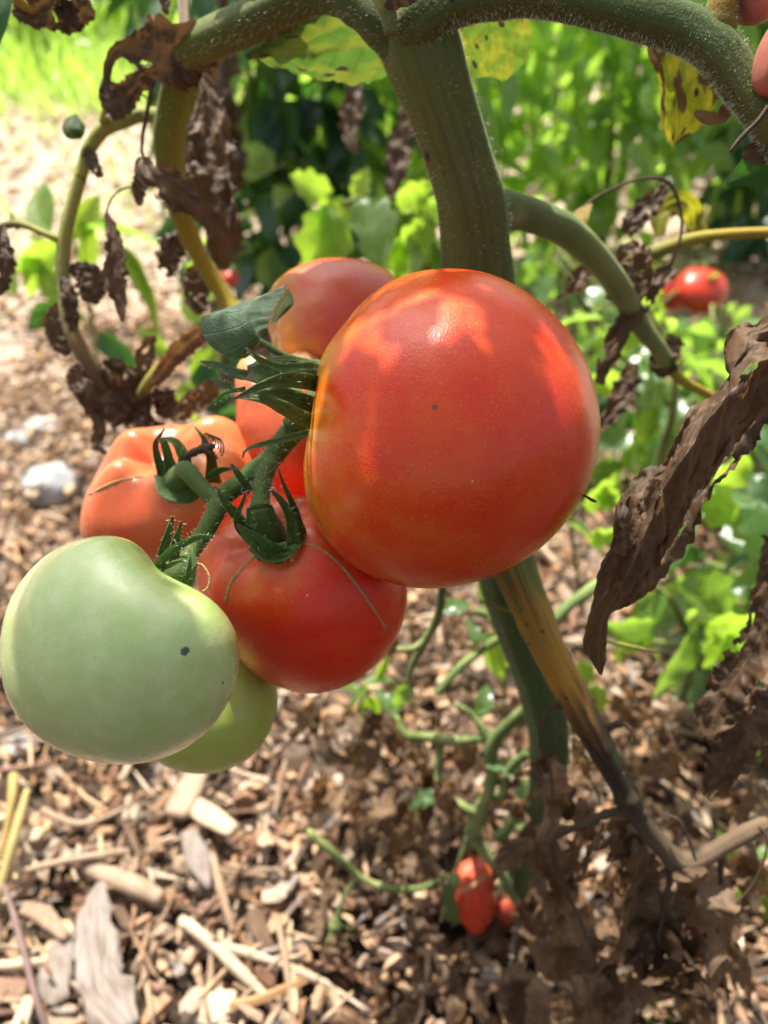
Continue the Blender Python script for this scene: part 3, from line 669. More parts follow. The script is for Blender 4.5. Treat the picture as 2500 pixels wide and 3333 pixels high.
green = tomato('tomato', 'large pale green unripe tomato at the left in front', (395, 2120, 0.222),
    [(0, 2080), (25, 1960), (70, 1880), (150, 1800), (240, 1755), (320, 1745), (390, 1755), (450, 1790), (500, 1835), (550, 1885), (610, 1925), (690, 1955), (745, 2010), (780, 2090), (788, 2150), (770, 2230), (720, 2330), (650, 2410), (560, 2460), (450, 2490), (330, 2488), (220, 2455), (110, 2390), (30, 2300), (0, 2200)],
    0.036, (0.52, 0.72, 0.35),
    lambda R, ld: tomato_mat('tomato_green', R, (0.35, 0.47, 0.16), (0.44, 0.54, 0.25), (0.28, 0.41, 0.07), (0.50, 0.58, 0.34), (0.35, 1.0), (-0.5, 0.3, -0.4), 0.6,
        [(ld(603, 2120), 0.034, (0.02, 0.025, 0.008)), (ld(725, 2223), 0.014, (0.05, 0.05, 0.03)), (ld(275, 2012), 0.006, (0.05, 0.06, 0.02)), (ld(310, 2138), 0.006, (0.05, 0.06, 0.02))], 0.22, 7.0, gloss=0.5, coat=0.5), ribs=(5, 0.03), dent=0.14, group=GRP)
green2 = tomato('tomato', 'green tomato mostly hidden behind the large pale green one', (705, 2325, 0.31),
    [(490, 2470), (560, 2508), (650, 2522), (760, 2500), (850, 2430), (897, 2330), (906, 2240), (860, 2160), (720, 2110), (580, 2150), (500, 2290)],
    0.026, (-0.2, 0.9, 0.2),
    lambda R, ld: tomato_mat('tomato_green_back', R, (0.30, 0.36, 0.06), (0.34, 0.40, 0.09), (0.24, 0.32, 0.05), (0.40, 0.44, 0.10), (0.4, 1.0), (0, 0, -1), 0.5, (), 0.36, 9.0), group=GRP)
left = tomato('tomato', 'ribbed orange tomato at the far left with deep stem hollow', (545, 1625, 0.32),
    [(255, 1740), (262, 1640), (300, 1550), (370, 1460), (460, 1395), (560, 1370), (680, 1375), (770, 1400), (845, 1460), (870, 1560), (840, 1700), (760, 1800), (640, 1850), (500, 1850), (380, 1840), (290, 1810)],
    0.037, (0.06, 0.62, -0.55),
    lambda R, ld: tomato_mat('tomato_orange_left', R, (0.56, 0.085, 0.03), (0.56, 0.12, 0.045), (0.52, 0.20, 0.07), (0.56, 0.05, 0.02), (0.5, 1.1), (0, -0.5, -1), 0.7, (), 0.24, 11.0), ribs=(4, 0.14), dent=0.27, dsig=0.42, group=GRP)
back = tomato('tomato', 'orange pink tomato peeking out above, behind the largest tomato', (1090, 1035, 0.35),
    [(855, 1085), (870, 960), (920, 890), (1000, 850), (1090, 838), (1180, 848), (1250, 870), (1330, 950), (1340, 1100), (1260, 1200), (1100, 1240), (960, 1210), (880, 1150)],
    0.032, (-0.75, -0.2, -0.2),
    lambda R, ld: tomato_mat('tomato_orange_back', R, (0.52, 0.06, 0.02), (0.52, 0.09, 0.03), (0.52, 0.24, 0.05), (0.46, 0.06, 0.045), (0.3, 0.95), (0.2, 0.5, 0), 0.6, (), 0.26, 13.0), ribs=(5, 0.03), group=GRP)
mid = tomato('tomato', 'creased red orange tomato squeezed behind the green truss stem', (925, 1390, 0.325),
    [(768, 1300), (770, 1200), (810, 1150), (900, 1130), (1000, 1150), (1100, 1250), (1120, 1400), (1080, 1560), (1000, 1650), (900, 1630), (830, 1540), (785, 1430)],
    0.024, (-0.1, 0.8, -0.25),
    lambda R, ld: tomato_mat('tomato_mid', R, (0.50, 0.075, 0.03), (0.48, 0.11, 0.04), (0.48, 0.26, 0.10), (0.5, 0.06, 0.03), (0.55, 1.1), (0, 0, -1), 0.5, (), 0.24, 17.0), ribs=(4, 0.07), dent=0.2, group=GRP)

# corky scars on the red tomato
RL = red['label']
def scar(pts, r0, seed):
    rows = np.array([tuple(hit(RL, x, y, -0.00035)) for x, y in catmull(pts, 46)])
    V, F, U = tube_data(rows, np.array([r0*(0.75+0.5*abs(noise.noise(Vector((i*0.9, seed, 0))))) for i in range(46)]), 6, lump=0.5, seed=seed)
    link('scar', mk('scar', V, F, U), M['cork'], red)
scar([(966, 1759), (1030, 1780), (1100, 1830), (1160, 1900), (1220, 1985), (1260, 2050)], 0.00085, 1)
scar([(830, 1810), (790, 1850), (750, 1900), (732, 1960)], 0.0010, 2)
LL = left['label']
rows = np.array([tuple(hit(LL, x, y, -0.0003)) for x, y in catmull([(520, 1545), (440, 1555), (370, 1570), (290, 1610)], 30)])
V, F, U = tube_data(rows, np.full(30, 0.0007), 6, lump=0.5, seed=4); link('scar', mk('scar', V, F, U), M['cork'], left)

# calyxes (parts of their tomatoes)
cal = stem('calyx', [(1075, 1290, .268, 110), (1040, 1300, .262, 90), (990, 1330, .260, 70), (950, 1390, .262, 74)], M['truss'], big, 16, 12, hairs=60)
for pts, mt, tw in [
    ([(1075, 1200, .243, 30), (990, 1196, .236, 34), (920, 1200, .230, 32), (855, 1178, .226, 24), (818, 1152, .224, 16), (800, 1132, .224, 10)], 'sepal', 0.3),
    ([(1060, 1192, .250, 24), (960, 1172, .245, 26), (880, 1168, .240, 20), (838, 1142, .238, 8)], 'sepal', 0.7),
    ([(1065, 1262, .238, 44), (1000, 1240, .228, 54), (930, 1238, .220, 50), (860, 1256, .214, 36), (800, 1282, .211, 22), (762, 1298, .210, 5)], 'sepal', -0.2),
    ([(1045, 1385, .238, 44), (980, 1364, .229, 56), (920, 1332, .221, 50), (850, 1302, .214, 32), (770, 1294, .211, 7)], 'sepal', 0.3),
    ([(1040, 1330, .246, 50), (960, 1298, .238, 54), (890, 1284, .232, 40), (830, 1282, .229, 10)], 'sepal', 0.1),
    ([(1035, 1400, .242, 24), (960, 1422, .236, 26), (890, 1440, .231, 22), (825, 1454, .227, 14), (797, 1470, .226, 9), (790, 1490, .226, 5)], 'sepal', 0.2),
    ([(1040, 1230, .255, 60), (930, 1222, .250, 84), (860, 1216, .248, 88), (806, 1218, .248, 50)], 'sepal', 0.1),
    ([(820, 1226, .262, 34), (760, 1214, .262, 36), (705, 1190, .264, 24), (652, 1176, .266, 7)], 'sepal_lit', 0.2),
    ([(760, 1262, .262, 20), (720, 1250, .263, 22), (684, 1232, .264, 8)], 'sepal_lit', 0.2),
    ([(800, 1266, .240, 18), (750, 1275, .240, 12), (715, 1295, .241, 9), (705, 1325, .242, 5)], 'sepal', 0.2)]:
    sepal(cal, pts, mt, tw)
cal = stem('calyx', [(848, 1652, .247, 78), (856, 1690, .248, 92), (872, 1740, .252, 118), (882, 1785, .258, 120)], M['truss'], red, 16, 16, hairs=60, ridge=.04)
for pts, mt, tw in [
    ([(985, 1770, .253, 40), (968, 1700, .247, 36), (944, 1630, .243, 26), (918, 1568, .241, 16), (905, 1525, .240, 7)], 'sepal', 0.6),
    ([(955, 1770, .246, 46), (945, 1690, .240, 40), (918, 1636, .236, 26), (884, 1598, .234, 14)], 'sepal', 0.1),
    ([(840, 1790, .250, 34), (780, 1730, .244, 26), (766, 1692, .241, 22), (780, 1650, .239, 18), (797, 1612, .238, 12), (786, 1600, .238, 7)], 'sepal', 0.5),
    ([(815, 1730, .250, 40), (752, 1662, .243, 36), (722, 1622, .240, 24), (706, 1592, .239, 14), (686, 1588, .239, 8)], 'sepal', 0.3),
    ([(930, 1810, .249, 60), (870, 1785, .243, 66), (815, 1745, .239, 44), (772, 1706, .237, 10)], 'sepal', -0.4),
    ([(812, 1750, .241, 26), (811, 1700, .238, 24), (805, 1652, .236, 8)], 'sepal', 0.1),
    ([(820, 1780, .250, 40), (880, 1806, .246, 64), (940, 1790, .247, 56), (985, 1745, .250, 20)], 'sepal', -0.5),
    ([(815, 1600, .250, 26), (775, 1545, .246, 22), (752, 1510, .245, 9)], 'sepal', 0.1)]:
    sepal(cal, pts, mt, tw)
cal = stem('calyx', [(620, 1545, .272, 76), (595, 1555, .276, 96), (580, 1580, .286, 120), (575, 1600, .295, 110)], M['truss'], left, 14, 14, hairs=20)
for pts, mt, tw in [
    ([(530, 1550, .283, 40), (508, 1480, .280, 26), (506, 1440, .279, 20), (535, 1395, .280, 6)], 'sepal', 0.3),
    ([(560, 1560, .280, 50), (545, 1490, .277, 34), (530, 1440, .276, 24), (512, 1430, .276, 8)], 'sepal', 0.2),
    ([(600, 1560, .280, 56), (592, 1490, .278, 50), (565, 1440, .277, 34), (524, 1427, .277, 10)], 'sepal', 0.5),
    ([(690, 1570, .285, 56), (684, 1490, .278, 32), (662, 1430, .276, 16), (642, 1400, .276, 8), (631, 1388, .276, 5)], 'sepal', 0.2),
    ([(525, 1550, .280, 50), (545, 1595, .276, 60), (600, 1612, .275, 60), (655, 1600, .277, 30)], 'sepal', -0.3),
    ([(680, 1552, .262, 22), (715, 1530, .260, 22), (758, 1524, .259, 8)], 'sepal_lit', 0.2)]:
    sepal(cal, pts, mt, tw, hairs=6)
wf = stem('withered_flower', [(605, 1486, .272, 22), (640, 1468, .270, 30), (672, 1456, .268, 26), (700, 1450, .268, 14)], M['twig_dark'], left, 14, 8, lump=.4)
for q in range(6):
    cx, cy_ = 672+q*7, 1444+q*3
    pts = [(cx+26*math.cos(a)*(.55+.05*q), cy_+34*math.sin(a)-4*q*0, .268+.002*math.sin(a*2), 5) for a in np.linspace(0.3*q, 0.3*q+5.6, 10)]
    stem('curl', pts, M['twig_dark'], wf, 22, 5)
cal = stem('calyx', [(612, 1815, .236, 56), (596, 1840, .232, 84), (580, 1870, .230, 110), (560, 1900, .231, 110)], M['truss'], green, 14, 14, hairs=30)
for pts, mt, tw in [
    ([(520, 1850, .228, 30), (530, 1790, .226, 32), (548, 1730, .225, 24), (563, 1678, .225, 6)], 'sepal', 0.3),
    ([(565, 1830, .229, 34), (572, 1760, .228, 28), (593, 1694, .228, 6)], 'sepal', 0.2),
    ([(505, 1850, .222, 26), (550, 1800, .219, 28), (615, 1758, .218, 24), (660, 1746, .218, 20), (694, 1750, .218, 7)], 'sepal_lit', 0.1),
    ([(600, 1905, .226, 44), (618, 1860, .224, 40), (622, 1810, .225, 26), (612, 1785, .226, 8)], 'sepal', 0.3)]:
    sepal(cal, pts, mt, tw)
stem('curl', [(636, 1832, .228, 6), (662, 1842, .226, 7), (682, 1880, .225, 8), (676, 1915, .225, 9), (655, 1926, .226, 7)], M['cork'], cal, 20, 6)

# ------------------------------------------------------------------ the tomato plant
base = ground_at(1640, 2950)
plant = thing('tomato_plant', 'tall tomato plant with thick green main stem carrying the tomatoes', 'plant', base)
main_pts = [(1345, 60, .268, 235), (1385, 180, .270, 245), (1440, 340, .276, 235), (1505, 540, .285, 224), (1545, 700, .293, 226), (1560, 880, .305, 226), (1590, 1300, .33, 215), (1640, 1800, .36, 190), (1700, 2060, .385, 160), (1775, 2300, .42, 140), (1785, 2520, .47, 118), (1730, 2750, .53, 100), (1640, 2960, .595, 95)]
ms = stem('main_stem', main_pts, M['stem'], plant, 110, 28, hairs=11000, hl=.0021, ridge=.06, nr=5, lump=.09, rings=[(.0, .12, .03), (.19, .06, .03)])
# dark scar on the main stem
stem('stem_scar', [(1382, 490, .2725, 5), (1390, 506, .2722, 18), (1396, 530, .2725, 5)], M['twig_dark'], ms, 8, 8)
stem('stem_crack', [(1266, 40, .254, 3), (1268, 90, .252, 7), (1266, 122, .254, 3)], M['twig_dark'], ms, 8, 6)
ar = stem('branch', [(1330, 130, .264, 150), (1390, 60, .258, 160), (1500, 0, .254, 145), (1700, -22, .250, 138), (1900, -2, .247, 142), (2100, 50, .243, 150), (2250, 100, .240, 150), (2345, 172, .238, 142), (2425, 275, .237, 134), (2500, 375, .236, 134), (2640, 580, .236, 140)], M['stem_arch'], plant, 90, 24, hairs=11000, hl=.0018, ridge=.045, lump=.09)
stem('petiole_stub', [(2300, 190, .242, 130), (2335, 100, .237, 112), (2352, 20, .235, 98), (2362, -120, .234, 84)], stem_mat('ochre_stub', [(0.0, (0.07, 0.09, 0.022)), (0.3, (0.10, 0.09, 0.02)), (0.5, (0.20, 0.12, 0.02)), (1.0, (0.20, 0.13, 0.02))], spots=0.8), plant, 30, 18, hairs=500, lump=.08)
lb = stem('branch', [(1340, 190, .270, 130), (1260, 90, .268, 150), (1180, 15, .270, 145), (1080, -25, .276, 132), (960, 5, .286, 128), (820, 72, .300, 128), (690, 130, .315, 124), (610, 185, .33, 118), (580, 300, .345, 112), (553, 420, .355, 104), (556, 540, .365, 92), (575, 640, .375, 84), (612, 755, .385, 64), (668, 865, .395, 56), (728, 960, .40, 54), (770, 1030, .40, 50)], M['stem_left'], plant, 130, 20, hairs=5500, hl=.0018, ridge=.05, lump=.08)
rb = stem('branch', [(1585, 690, .302, 170), (1680, 690, .305, 118), (1760, 712, .315, 108), (1850, 755, .33, 100), (1950, 850, .35, 90), (2030, 960, .37, 78), (2085, 1060, .39, 64), (2140, 1130, .40, 56), (2175, 1190, .41, 52)], M['petiole_green'], plant, 60, 16, hairs=900, lump=.05)
# the peduncle that carries the fruit
tr = stem('truss', [(1560, 930, .318, 90), (1350, 1080, .322, 90), (1150, 1260, .300, 86), (1010, 1350, .272, 80), (930, 1430, .264, 78), (875, 1500, .260, 70), (800, 1562, .258, 64), (730, 1612, .255, 64), (702, 1670, .252, 64), (662, 1740, .247, 58), (622, 1800, .240, 54), (604, 1838, .235, 54)], M['truss'], plant, 80, 18, hairs=2200, hl=.0019, lump=.12, rings=[(.76, .16, .02)])
stem('pedicel', [(900, 1470, .262, 60), (868, 1530, .256, 60), (853, 1590, .251, 56), (848, 1640, .248, 62), (849, 1660, .247, 80)], M['truss'], tr, 30, 16, hairs=600, hl=.0019, rings=[(.95, .1, .08)])
stem('pedicel', [(715, 1640, .254, 56), (660, 1590, .258, 54), (615, 1540, .262, 58), (596, 1528, .268, 56), (590, 1550, .276, 44)], M['truss'], tr, 26, 14, hairs=80)
stem('pedicel', [(1000, 1340, .272, 60), (960, 1280, .300, 50), (950, 1200, .318, 46)], M['truss'], tr, 14, 10)
# small bright side shoot in the fork of the stem
stem('side_shoot', [(1275, 110, .254, 40), (1262, 40, .252, 60), (1235, -30, .250, 66), (1215, -110, .25, 60)], M['petiole_green'], plant, 20, 12, hairs=300)
ribbon('dried_leaf', [(1255, 25, .248, 20), (1290, 0, .247, 60), (1330, -30, .246, 70), (1360, -80, .246, 50)], M['dry'], plant, 16, 6, crumple=.4, jag=.3, seed=3)

# leaves seen from below, lit through
traced('leaf', [(1300, 30, .282), (1230, 70, .282), (1150, 62, .284), (1060, 58, .286), (960, 92, .292), (870, 140, .30), (796, 182, .310)], [(1320, 150, .30), (1180, 128, .300), (1060, 148, .302), (960, 162, .302), (880, 172, .306), (796, 183, .310)], [(1320, 330, .33), (1260, 275, .328), (1200, 292, .33), (1120, 288, .33), (1000, 265, .325), (900, 226, .318), (797, 184, .310)], M['leaf_spot'], plant, 40, 14, fold=-.12, crumple=.03, jag=.06, jfreq=22, seed=1, vein=.03)
traced('leaf', [(1450, 40, .280), (1470, 110, .288), (1495, 190, .297), (1540, 265, .306), (1580, 255, .307), (1640, 262, .309)], [(1580, 0, .273), (1590, 70, .282), (1600, 140, .291), (1610, 200, .299), (1630, 240, .305), (1642, 263, .309)], [(1700, 20, .277), (1725, 80, .285), (1732, 140, .293), (1712, 200, .300), (1680, 240, .305), (1644, 264, .309)], M['leaf_round'], plant, 32, 12, fold=-.1, crumple=.05, jag=.05, jfreq=13, seed=2, vein=.03)
traced('leaf', [(2190, 40, .29), (2120, 120, .29), (2110, 180, .292), (2150, 260, .295), (2150, 350, .298), (2155, 430, .30), (2185, 475, .302)], [(2260, 90, .285), (2230, 180, .287), (2220, 260, .29), (2210, 340, .295), (2200, 420, .299), (2188, 477, .302)], [(2400, 180, .285), (2345, 260, .287), (2340, 320, .29), (2320, 370, .294), (2270, 420, .298), (2230, 450, .30), (2190, 478, .302)], M['leaf_yellow'], plant, 32, 12, fold=.15, crumple=.08, jag=.06, jfreq=10, seed=3)
traced('leaf', [(1840, 20, .262), (1870, 55, .262), (1900, 84, .263)], [(1890, 10, .26), (1900, 50, .261), (1908, 86, .263)], [(1960, 20, .262), (1935, 60, .262), (1910, 87, .263)], M['leaf_dark'], plant, 10, 4, fold=.2, seed=4)
traced('leaf', [(2520, 440, .25), (2440, 490, .252), (2395, 545, .255), (2362, 598, .257)], [(2620, 500, .25), (2540, 530, .252), (2450, 570, .255), (2362, 601, .257)], [(2620, 640, .25), (2540, 625, .252), (2450, 610, .255), (2363, 603, .257)], M['leaf_dark'], plant, 20, 8, fold=.15, seed=5, crumple=.05)
ribbon('dried_leaf', [(2420, 490, .24, 40), (2460, 500, .24, 60), (2500, 485, .24, 70), (2550, 470, .24, 50)], M['dry'], plant, 12, 6, crumple=.5, jag=.4, seed=6)
ribbon('dried_leaf', [(2395, 270, .245, 14), (2385, 330, .245, 34), (2340, 385, .244, 42), (2290, 380, .244, 36), (2262, 362, .245, 14)], M['dry_light'], plant, 20, 6, crumple=.35, jag=.3, seed=7)
stem('dry_thread', [(2520, 320, .225, 16), (2460, 400, .225, 16), (2410, 450, .226, 15), (2376, 494, .227, 12)], M['twig_dark'], plant, 14, 7, lump=.3)
# the dark green leaf beside the calyx
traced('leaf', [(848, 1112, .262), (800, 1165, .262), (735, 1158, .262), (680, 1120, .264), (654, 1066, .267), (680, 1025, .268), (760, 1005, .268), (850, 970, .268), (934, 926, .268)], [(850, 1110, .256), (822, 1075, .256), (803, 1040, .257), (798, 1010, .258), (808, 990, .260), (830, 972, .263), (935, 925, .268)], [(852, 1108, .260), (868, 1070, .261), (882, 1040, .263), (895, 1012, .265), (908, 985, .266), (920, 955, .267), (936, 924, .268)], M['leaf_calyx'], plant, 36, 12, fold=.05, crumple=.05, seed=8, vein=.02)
traced('leaf', [(880, 1050, .275), (900, 1000, .275), (930, 940, .275)], [(900, 1050, .273), (925, 1005, .273), (938, 945, .275)], [(905, 1042, .275), (957, 990, .275), (940, 938, .275)], M['leaf_spot'], plant, 14, 6, fold=.2, seed=9)
stem('petiole', [(846, 1106, .257, 14), (880, 1130, .255, 22), (925, 1160, .256, 26), (1000, 1180, .262, 28), (1080, 1190, .285, 28)], M['truss'], plant, 18, 10, hairs=60)
# left petiole and its dried leaves
pt = stem('petiole', [(545, 385, .357, 60), (470, 372, .36, 46), (400, 392, .362, 50), (340, 420, .365, 46), (298, 470, .367, 46), (272, 540, .368, 44), (240, 650, .37, 42), (212, 760, .372, 44), (205, 850, .374, 46), (208, 940, .376, 40), (222, 1040, .378, 46), (258, 1130, .38, 52), (312, 1210, .384, 44), (350, 1270, .388, 34)], M['petiole'], plant, 90, 14, hairs=500, lump=.06)
stem('petiole_stub', [(345, 400, .362, 44), (345, 375, .36, 38), (348, 350, .358, 26)], M['petiole_yellow'], pt, 10, 10)
stem('petiole', [(205, 785, .372, 34), (150, 762, .37, 22), (95, 738, .37, 22), (45, 728, .37, 26), (0, 740, .37, 24)], M['petiole'], plant, 24, 10)
stem('bud', [(60, 742, .37, 20), (42, 715, .37, 22), (36, 690, .37, 8)], M['petiole_green'], plant, 8, 8)
traced('leaf', [(275, 435, .362), (255, 455, .36), (228, 458, .36), (210, 430, .36), (215, 395, .36), (236, 374, .362)], [(276, 430, .358), (255, 425, .354), (240, 415, .354), (232, 400, .356), (236, 385, .36), (240, 375, .362)], [(276, 425, .362), (270, 400, .36), (262, 385, .36), (252, 378, .36), (246, 374, .36), (241, 374, .362)], M['leaf_spot'], plant, 14, 8, fold=.3, seed=3)
def dry(pts, mat='dry', n=40, nv=12, crumple=.42, jag=.34, seed=0, tw=(0, .4), parent=None, **kw):
    return ribbon('dried_leaf', pts, M[mat], parent or plant, n, nv, tw, crumple=crumple, jag=jag, seed=seed, jfreq=14, cfreq=3.6, **{'holes': .04, **kw})
dry([(345, 320, .335, 14), (350, 230, .335, 30), (380, 165, .333, 40), (440, 160, .33, 90), (520, 165, .325, 190), (600, 170, .322, 220), (660, 175, .325, 160), (692, 185, .33, 60)], seed=11, crumple=.3, fold=.25)
dry([(640, 85, .32, 20), (655, 130, .318, 60), (670, 190, .32, 90), (670, 240, .325, 40)], 'dry_light', seed=12)
dry([(520, 225, .335, 40), (470, 250, .338, 60), (430, 290, .34, 70), (390, 325, .342, 110), (350, 330, .345, 90), (330, 340, .347, 30)], seed=13)
stem('dry_thread', [(325, 300, .34, 12), (345, 250, .34, 18), (352, 215, .338, 10)], M['twig_dark'], plant, 10, 6)
stem('dry_thread', [(510, 235, .336, 16), (490, 300, .337, 16), (478, 370, .338, 14), (465, 440, .34, 12), (462, 490, .342, 10), (470, 520, .343, 10)], M['twig_dark'], plant, 24, 7)
stem('dry_thread', [(440, 293, .34, 6), (460, 305, .339, 6), (478, 318, .338, 6)], M['twig_dark'], plant, 8, 5)
dry([(470, 510, .342, 30), (480, 560, .34, 80), (540, 600, .338, 110), (600, 640, .338, 100), (660, 690, .34, 70), (720, 760, .345, 60), (750, 820, .35, 30)], seed=14, crumple=.3)
dry([(462, 560, .342, 30), (455, 610, .342, 50), (455, 670, .344, 20)], seed=15, n=28)
dry([(650, 240, .40, 30), (680, 300, .40, 60), (690, 400, .40, 120), (690, 500, .40, 150), (700, 600, .40, 140), (715, 700, .40, 130), (720, 800, .405, 120), (725, 880, .41, 40)], seed=16, n=72, crumple=.45)
dry([(630, 260, .41, 40), (615, 360, .41, 60), (610, 460, .41, 60), (625, 560, .41, 80), (640, 640, .41, 60)], seed=17, n=56)
dry([(620, 760, .41, 40), (570, 800, .41, 90), (550, 850, .41, 80), (560, 900, .412, 30)], seed=18, n=36)
dry([(690, 830, .41, 60), (660, 900, .41, 100), (640, 960, .41, 90), (660, 1020, .41, 40)], seed=19, n=36)
stem('dry_thread', [(640, 250, .37, 8), (665, 290, .37, 10), (672, 330, .372, 8)], M['twig_dark'], plant, 10, 6)
stem('dry_thread', [(660, 260, .38, 5), (700, 380, .38, 6), (730, 500, .38, 6), (735, 620, .385, 4)], M['twig_dark'], plant, 20, 5)
stem('dry_thread', [(450, 605, .345, 6), (400, 615, .345, 6), (360, 650, .346, 6), (345, 700, .347, 7)], M['twig_dark'], plant, 16, 6)
dry([(345, 695, .347, 16), (365, 750, .347, 40), (378, 830, .347, 64), (375, 900, .348, 80), (390, 970, .349, 50), (400, 1050, .35, 12)], seed=20, crumple=.3)
dry([(265, 490, .365, 26), (295, 510, .363, 44), (320, 560, .363, 34), (336, 575, .365, 8)], seed=21, n=24, nv=4)
dry([(230, 870, .375, 30), (275, 890, .372, 90), (300, 930, .372, 110), (290, 985, .374, 60)], seed=22, n=32)
dry([(205, 900, .372, 20), (225, 960, .37, 50), (235, 1030, .372, 50), (240, 1080, .374, 20)], seed=23, n=32)
dry([(195, 990, .385, 30), (175, 1040, .385, 60), (190, 1100, .386, 70), (230, 1150, .388, 50)], seed=24, n=36)
dry([(10, 735, .365, 20), (5, 800, .362, 60), (15, 860, .362, 70), (8, 920, .363, 50), (-10, 960, .365, 20)], seed=25)
dry([(240, 1190, .39, 60), (290, 1260, .388, 120), (360, 1300, .386, 160), (430, 1330, .388, 130), (480, 1370, .39, 60)], seed=26, crumple=.5)
dry([(330, 1180, .392, 40), (390, 1230, .39, 110), (440, 1290, .39, 120), (420, 1350, .392, 60)], seed=27, crumple=.5)
dry([(420, 1360, .39, 60), (480, 1390, .385, 80), (540, 1410, .385, 60)], seed=28, n=32)
dry([(310, 1340, .39, 30), (325, 1400, .388, 40), (310, 1450, .388, 30), (340, 1470, .388, 16), (370, 1490, .388, 10)], seed=29, n=40, nv=5)
stem('petiole', [(455, 1290, .385, 30), (490, 1240, .38, 44), (540, 1180, .378, 44), (590, 1130, .378, 46), (650, 1085, .38, 40)], M['petiole_yellow'], plant, 24, 12)
dry([(500, 1250, .376, 40), (560, 1165, .374, 60), (620, 1110, .374, 70), (680, 1060, .376, 40)], 'dry_light', seed=30, crumple=.25)
dry([(470, 1230, .385, 30), (470, 1160, .383, 60), (490, 1110, .383, 40), (510, 1100, .385, 16)], seed=31, n=32)
dry([(500, 1270, .38, 50), (540, 1310, .38, 80), (530, 1360, .382, 40)], seed=32, n=28)
dry([(720, 1240, .42, 40), (660, 1290, .42, 80), (590, 1340, .42, 70), (560, 1370, .42, 30)], 'dry_light', seed=33, n=36)
# top-left corner: dried leaf and green edge
dry([(40, 20, .31, 60), (120, 40, .31, 90), (200, 45, .312, 110), (270, 40, .314, 90), (310, 50, .316, 30)], seed=34, crumple=.5)
dry([(210, -40, .31, 60), (215, 30, .311, 70), (260, 90, .312, 30)], seed=35, n=32)
dry([(535, -40, .33, 20), (538, 10, .33, 34), (545, 50, .331, 14)], seed=36, n=24, nv=4)
traced('leaf', [(-60, -20, .29), (-50, 60, .29), (-20, 140, .292)], [(0, -20, .288), (5, 60, .288), (-10, 145, .292)], [(45, -20, .29), (35, 60, .29), (0, 148, .292)], M['leaf_dark'], plant, 12, 6, fold=.2, seed=2)
stem('petiole', [(20, -60, .30, 40), (60, 0, .305, 34), (110, 40, .31, 20)], M['petiole_yellow'], plant, 10, 8)

# right: curled dried leaves
traced('dried_leaf', [(2560, 980, .24), (2480, 1035, .24), (2440, 1030, .24), (2366, 1110, .242), (2385, 1190, .244), (2320, 1275, .245), (2230, 1350, .246), (2165, 1500, .246), (2080, 1540, .247), (2010, 1640, .248), (1990, 1760, .25), (1950, 1850, .252), (1930, 1960, .254), (1905, 2060, .256), (1900, 2110, .257), (1950, 2195, .258)],
       [(2600, 1150, .225), (2480, 1180, .226), (2400, 1260, .227), (2300, 1380, .228), (2230, 1490, .229), (2150, 1610, .232), (2105, 1720, .236), (2060, 1830, .240), (2010, 1930, .246), (1960, 2030, .251), (1945, 2110, .255), (1955, 2197, .258)],
       [(2600, 1300, .238), (2500, 1335, .238), (2450, 1390, .238), (2400, 1432, .239), (2370, 1480, .24), (2300, 1560, .241), (2245, 1640, .243), (2225, 1690, .244), (2160, 1815, .247), (2145, 1855, .248), (2105, 1935, .25), (2050, 1985, .252), (1992, 2000, .254), (1978, 2050, .256), (1985, 2120, .257), (1960, 2198, .258)], dry_mat('curled_dried_leaf', (0.055, 0.034, 0.019), (0.13, 0.08, 0.044), (0.23, 0.15, 0.085), (0.25, 0.13, 0.05), 0.28), plant, 150, 30, fold=-.25, crumple=.28, cfreq=5, jag=.09, jfreq=36, seed=41, holes=.05)
dry([(2600, 1240, .262, 120), (2460, 1300, .262, 170), (2340, 1450, .262, 170), (2240, 1600, .263, 160), (2150, 1760, .265, 150), (2080, 1880, .267, 110), (2040, 1960, .268, 40)], seed=81, n=90, nv=18, crumple=.4)
dry([(2140, 1560, .236, 30), (2110, 1650, .238, 70), (2060, 1720, .24, 80), (2010, 1800, .243, 40)], 'dry_light', seed=42, crumple=.25, n=52)
dry([(2560, 1840, .30, 80), (2500, 1960, .30, 110), (2470, 2080, .302, 110), (2400, 2200, .305, 150), (2340, 2300, .308, 140), (2310, 2400, .31, 50)], seed=43, n=68)
dry([(2560, 2250, .31, 100), (2470, 2330, .31, 150), (2400, 2430, .312, 150), (2340, 2530, .315, 100), (2300, 2600, .318, 30)], seed=44, n=68, crumple=.5)
dry([(2330, 2260, .312, 40), (2300, 2340, .312, 50), (2290, 2400, .314, 20)], 'dry_light', seed=45, n=24)
dry([(2520, 1750, .33, 60), (2490, 1850, .33, 40), (2480, 1920, .33, 30)], seed=46, n=28)
# dry leaves along the right branch
dry([(2190, 870, .38, 40), (2130, 920, .375, 70), (2070, 1000, .375, 80), (2020, 1090, .378, 70), (1980, 1170, .38, 60), (1950, 1250, .385, 30)], seed=47, n=60)
dry([(2040, 790, .37, 50), (2050, 860, .37, 120), (2010, 930, .372, 100), (1990, 980, .375, 40)], seed=48, n=36)
dry([(2110, 800, .38, 30), (2080, 850, .376, 80), (2090, 920, .376, 90), (2060, 980, .378, 40)], 'dry_light', seed=49, n=36)
dry([(2170, 600, .40, 20), (2120, 660, .40, 70), (2070, 710, .40, 80), (2040, 760, .402, 40)], seed=50, n=36)
dry([(1920, 860, .39, 30), (1890, 900, .39, 60), (1860, 940, .39, 50), (1830, 960, .392, 14), (1780, 1000, .394, 8)], seed=51, n=40)
dry([(2210, 1100, .41, 50), (2180, 1130, .408, 80), (2160, 1190, .408, 90), (2150, 1230, .41, 30)], seed=52, n=28)
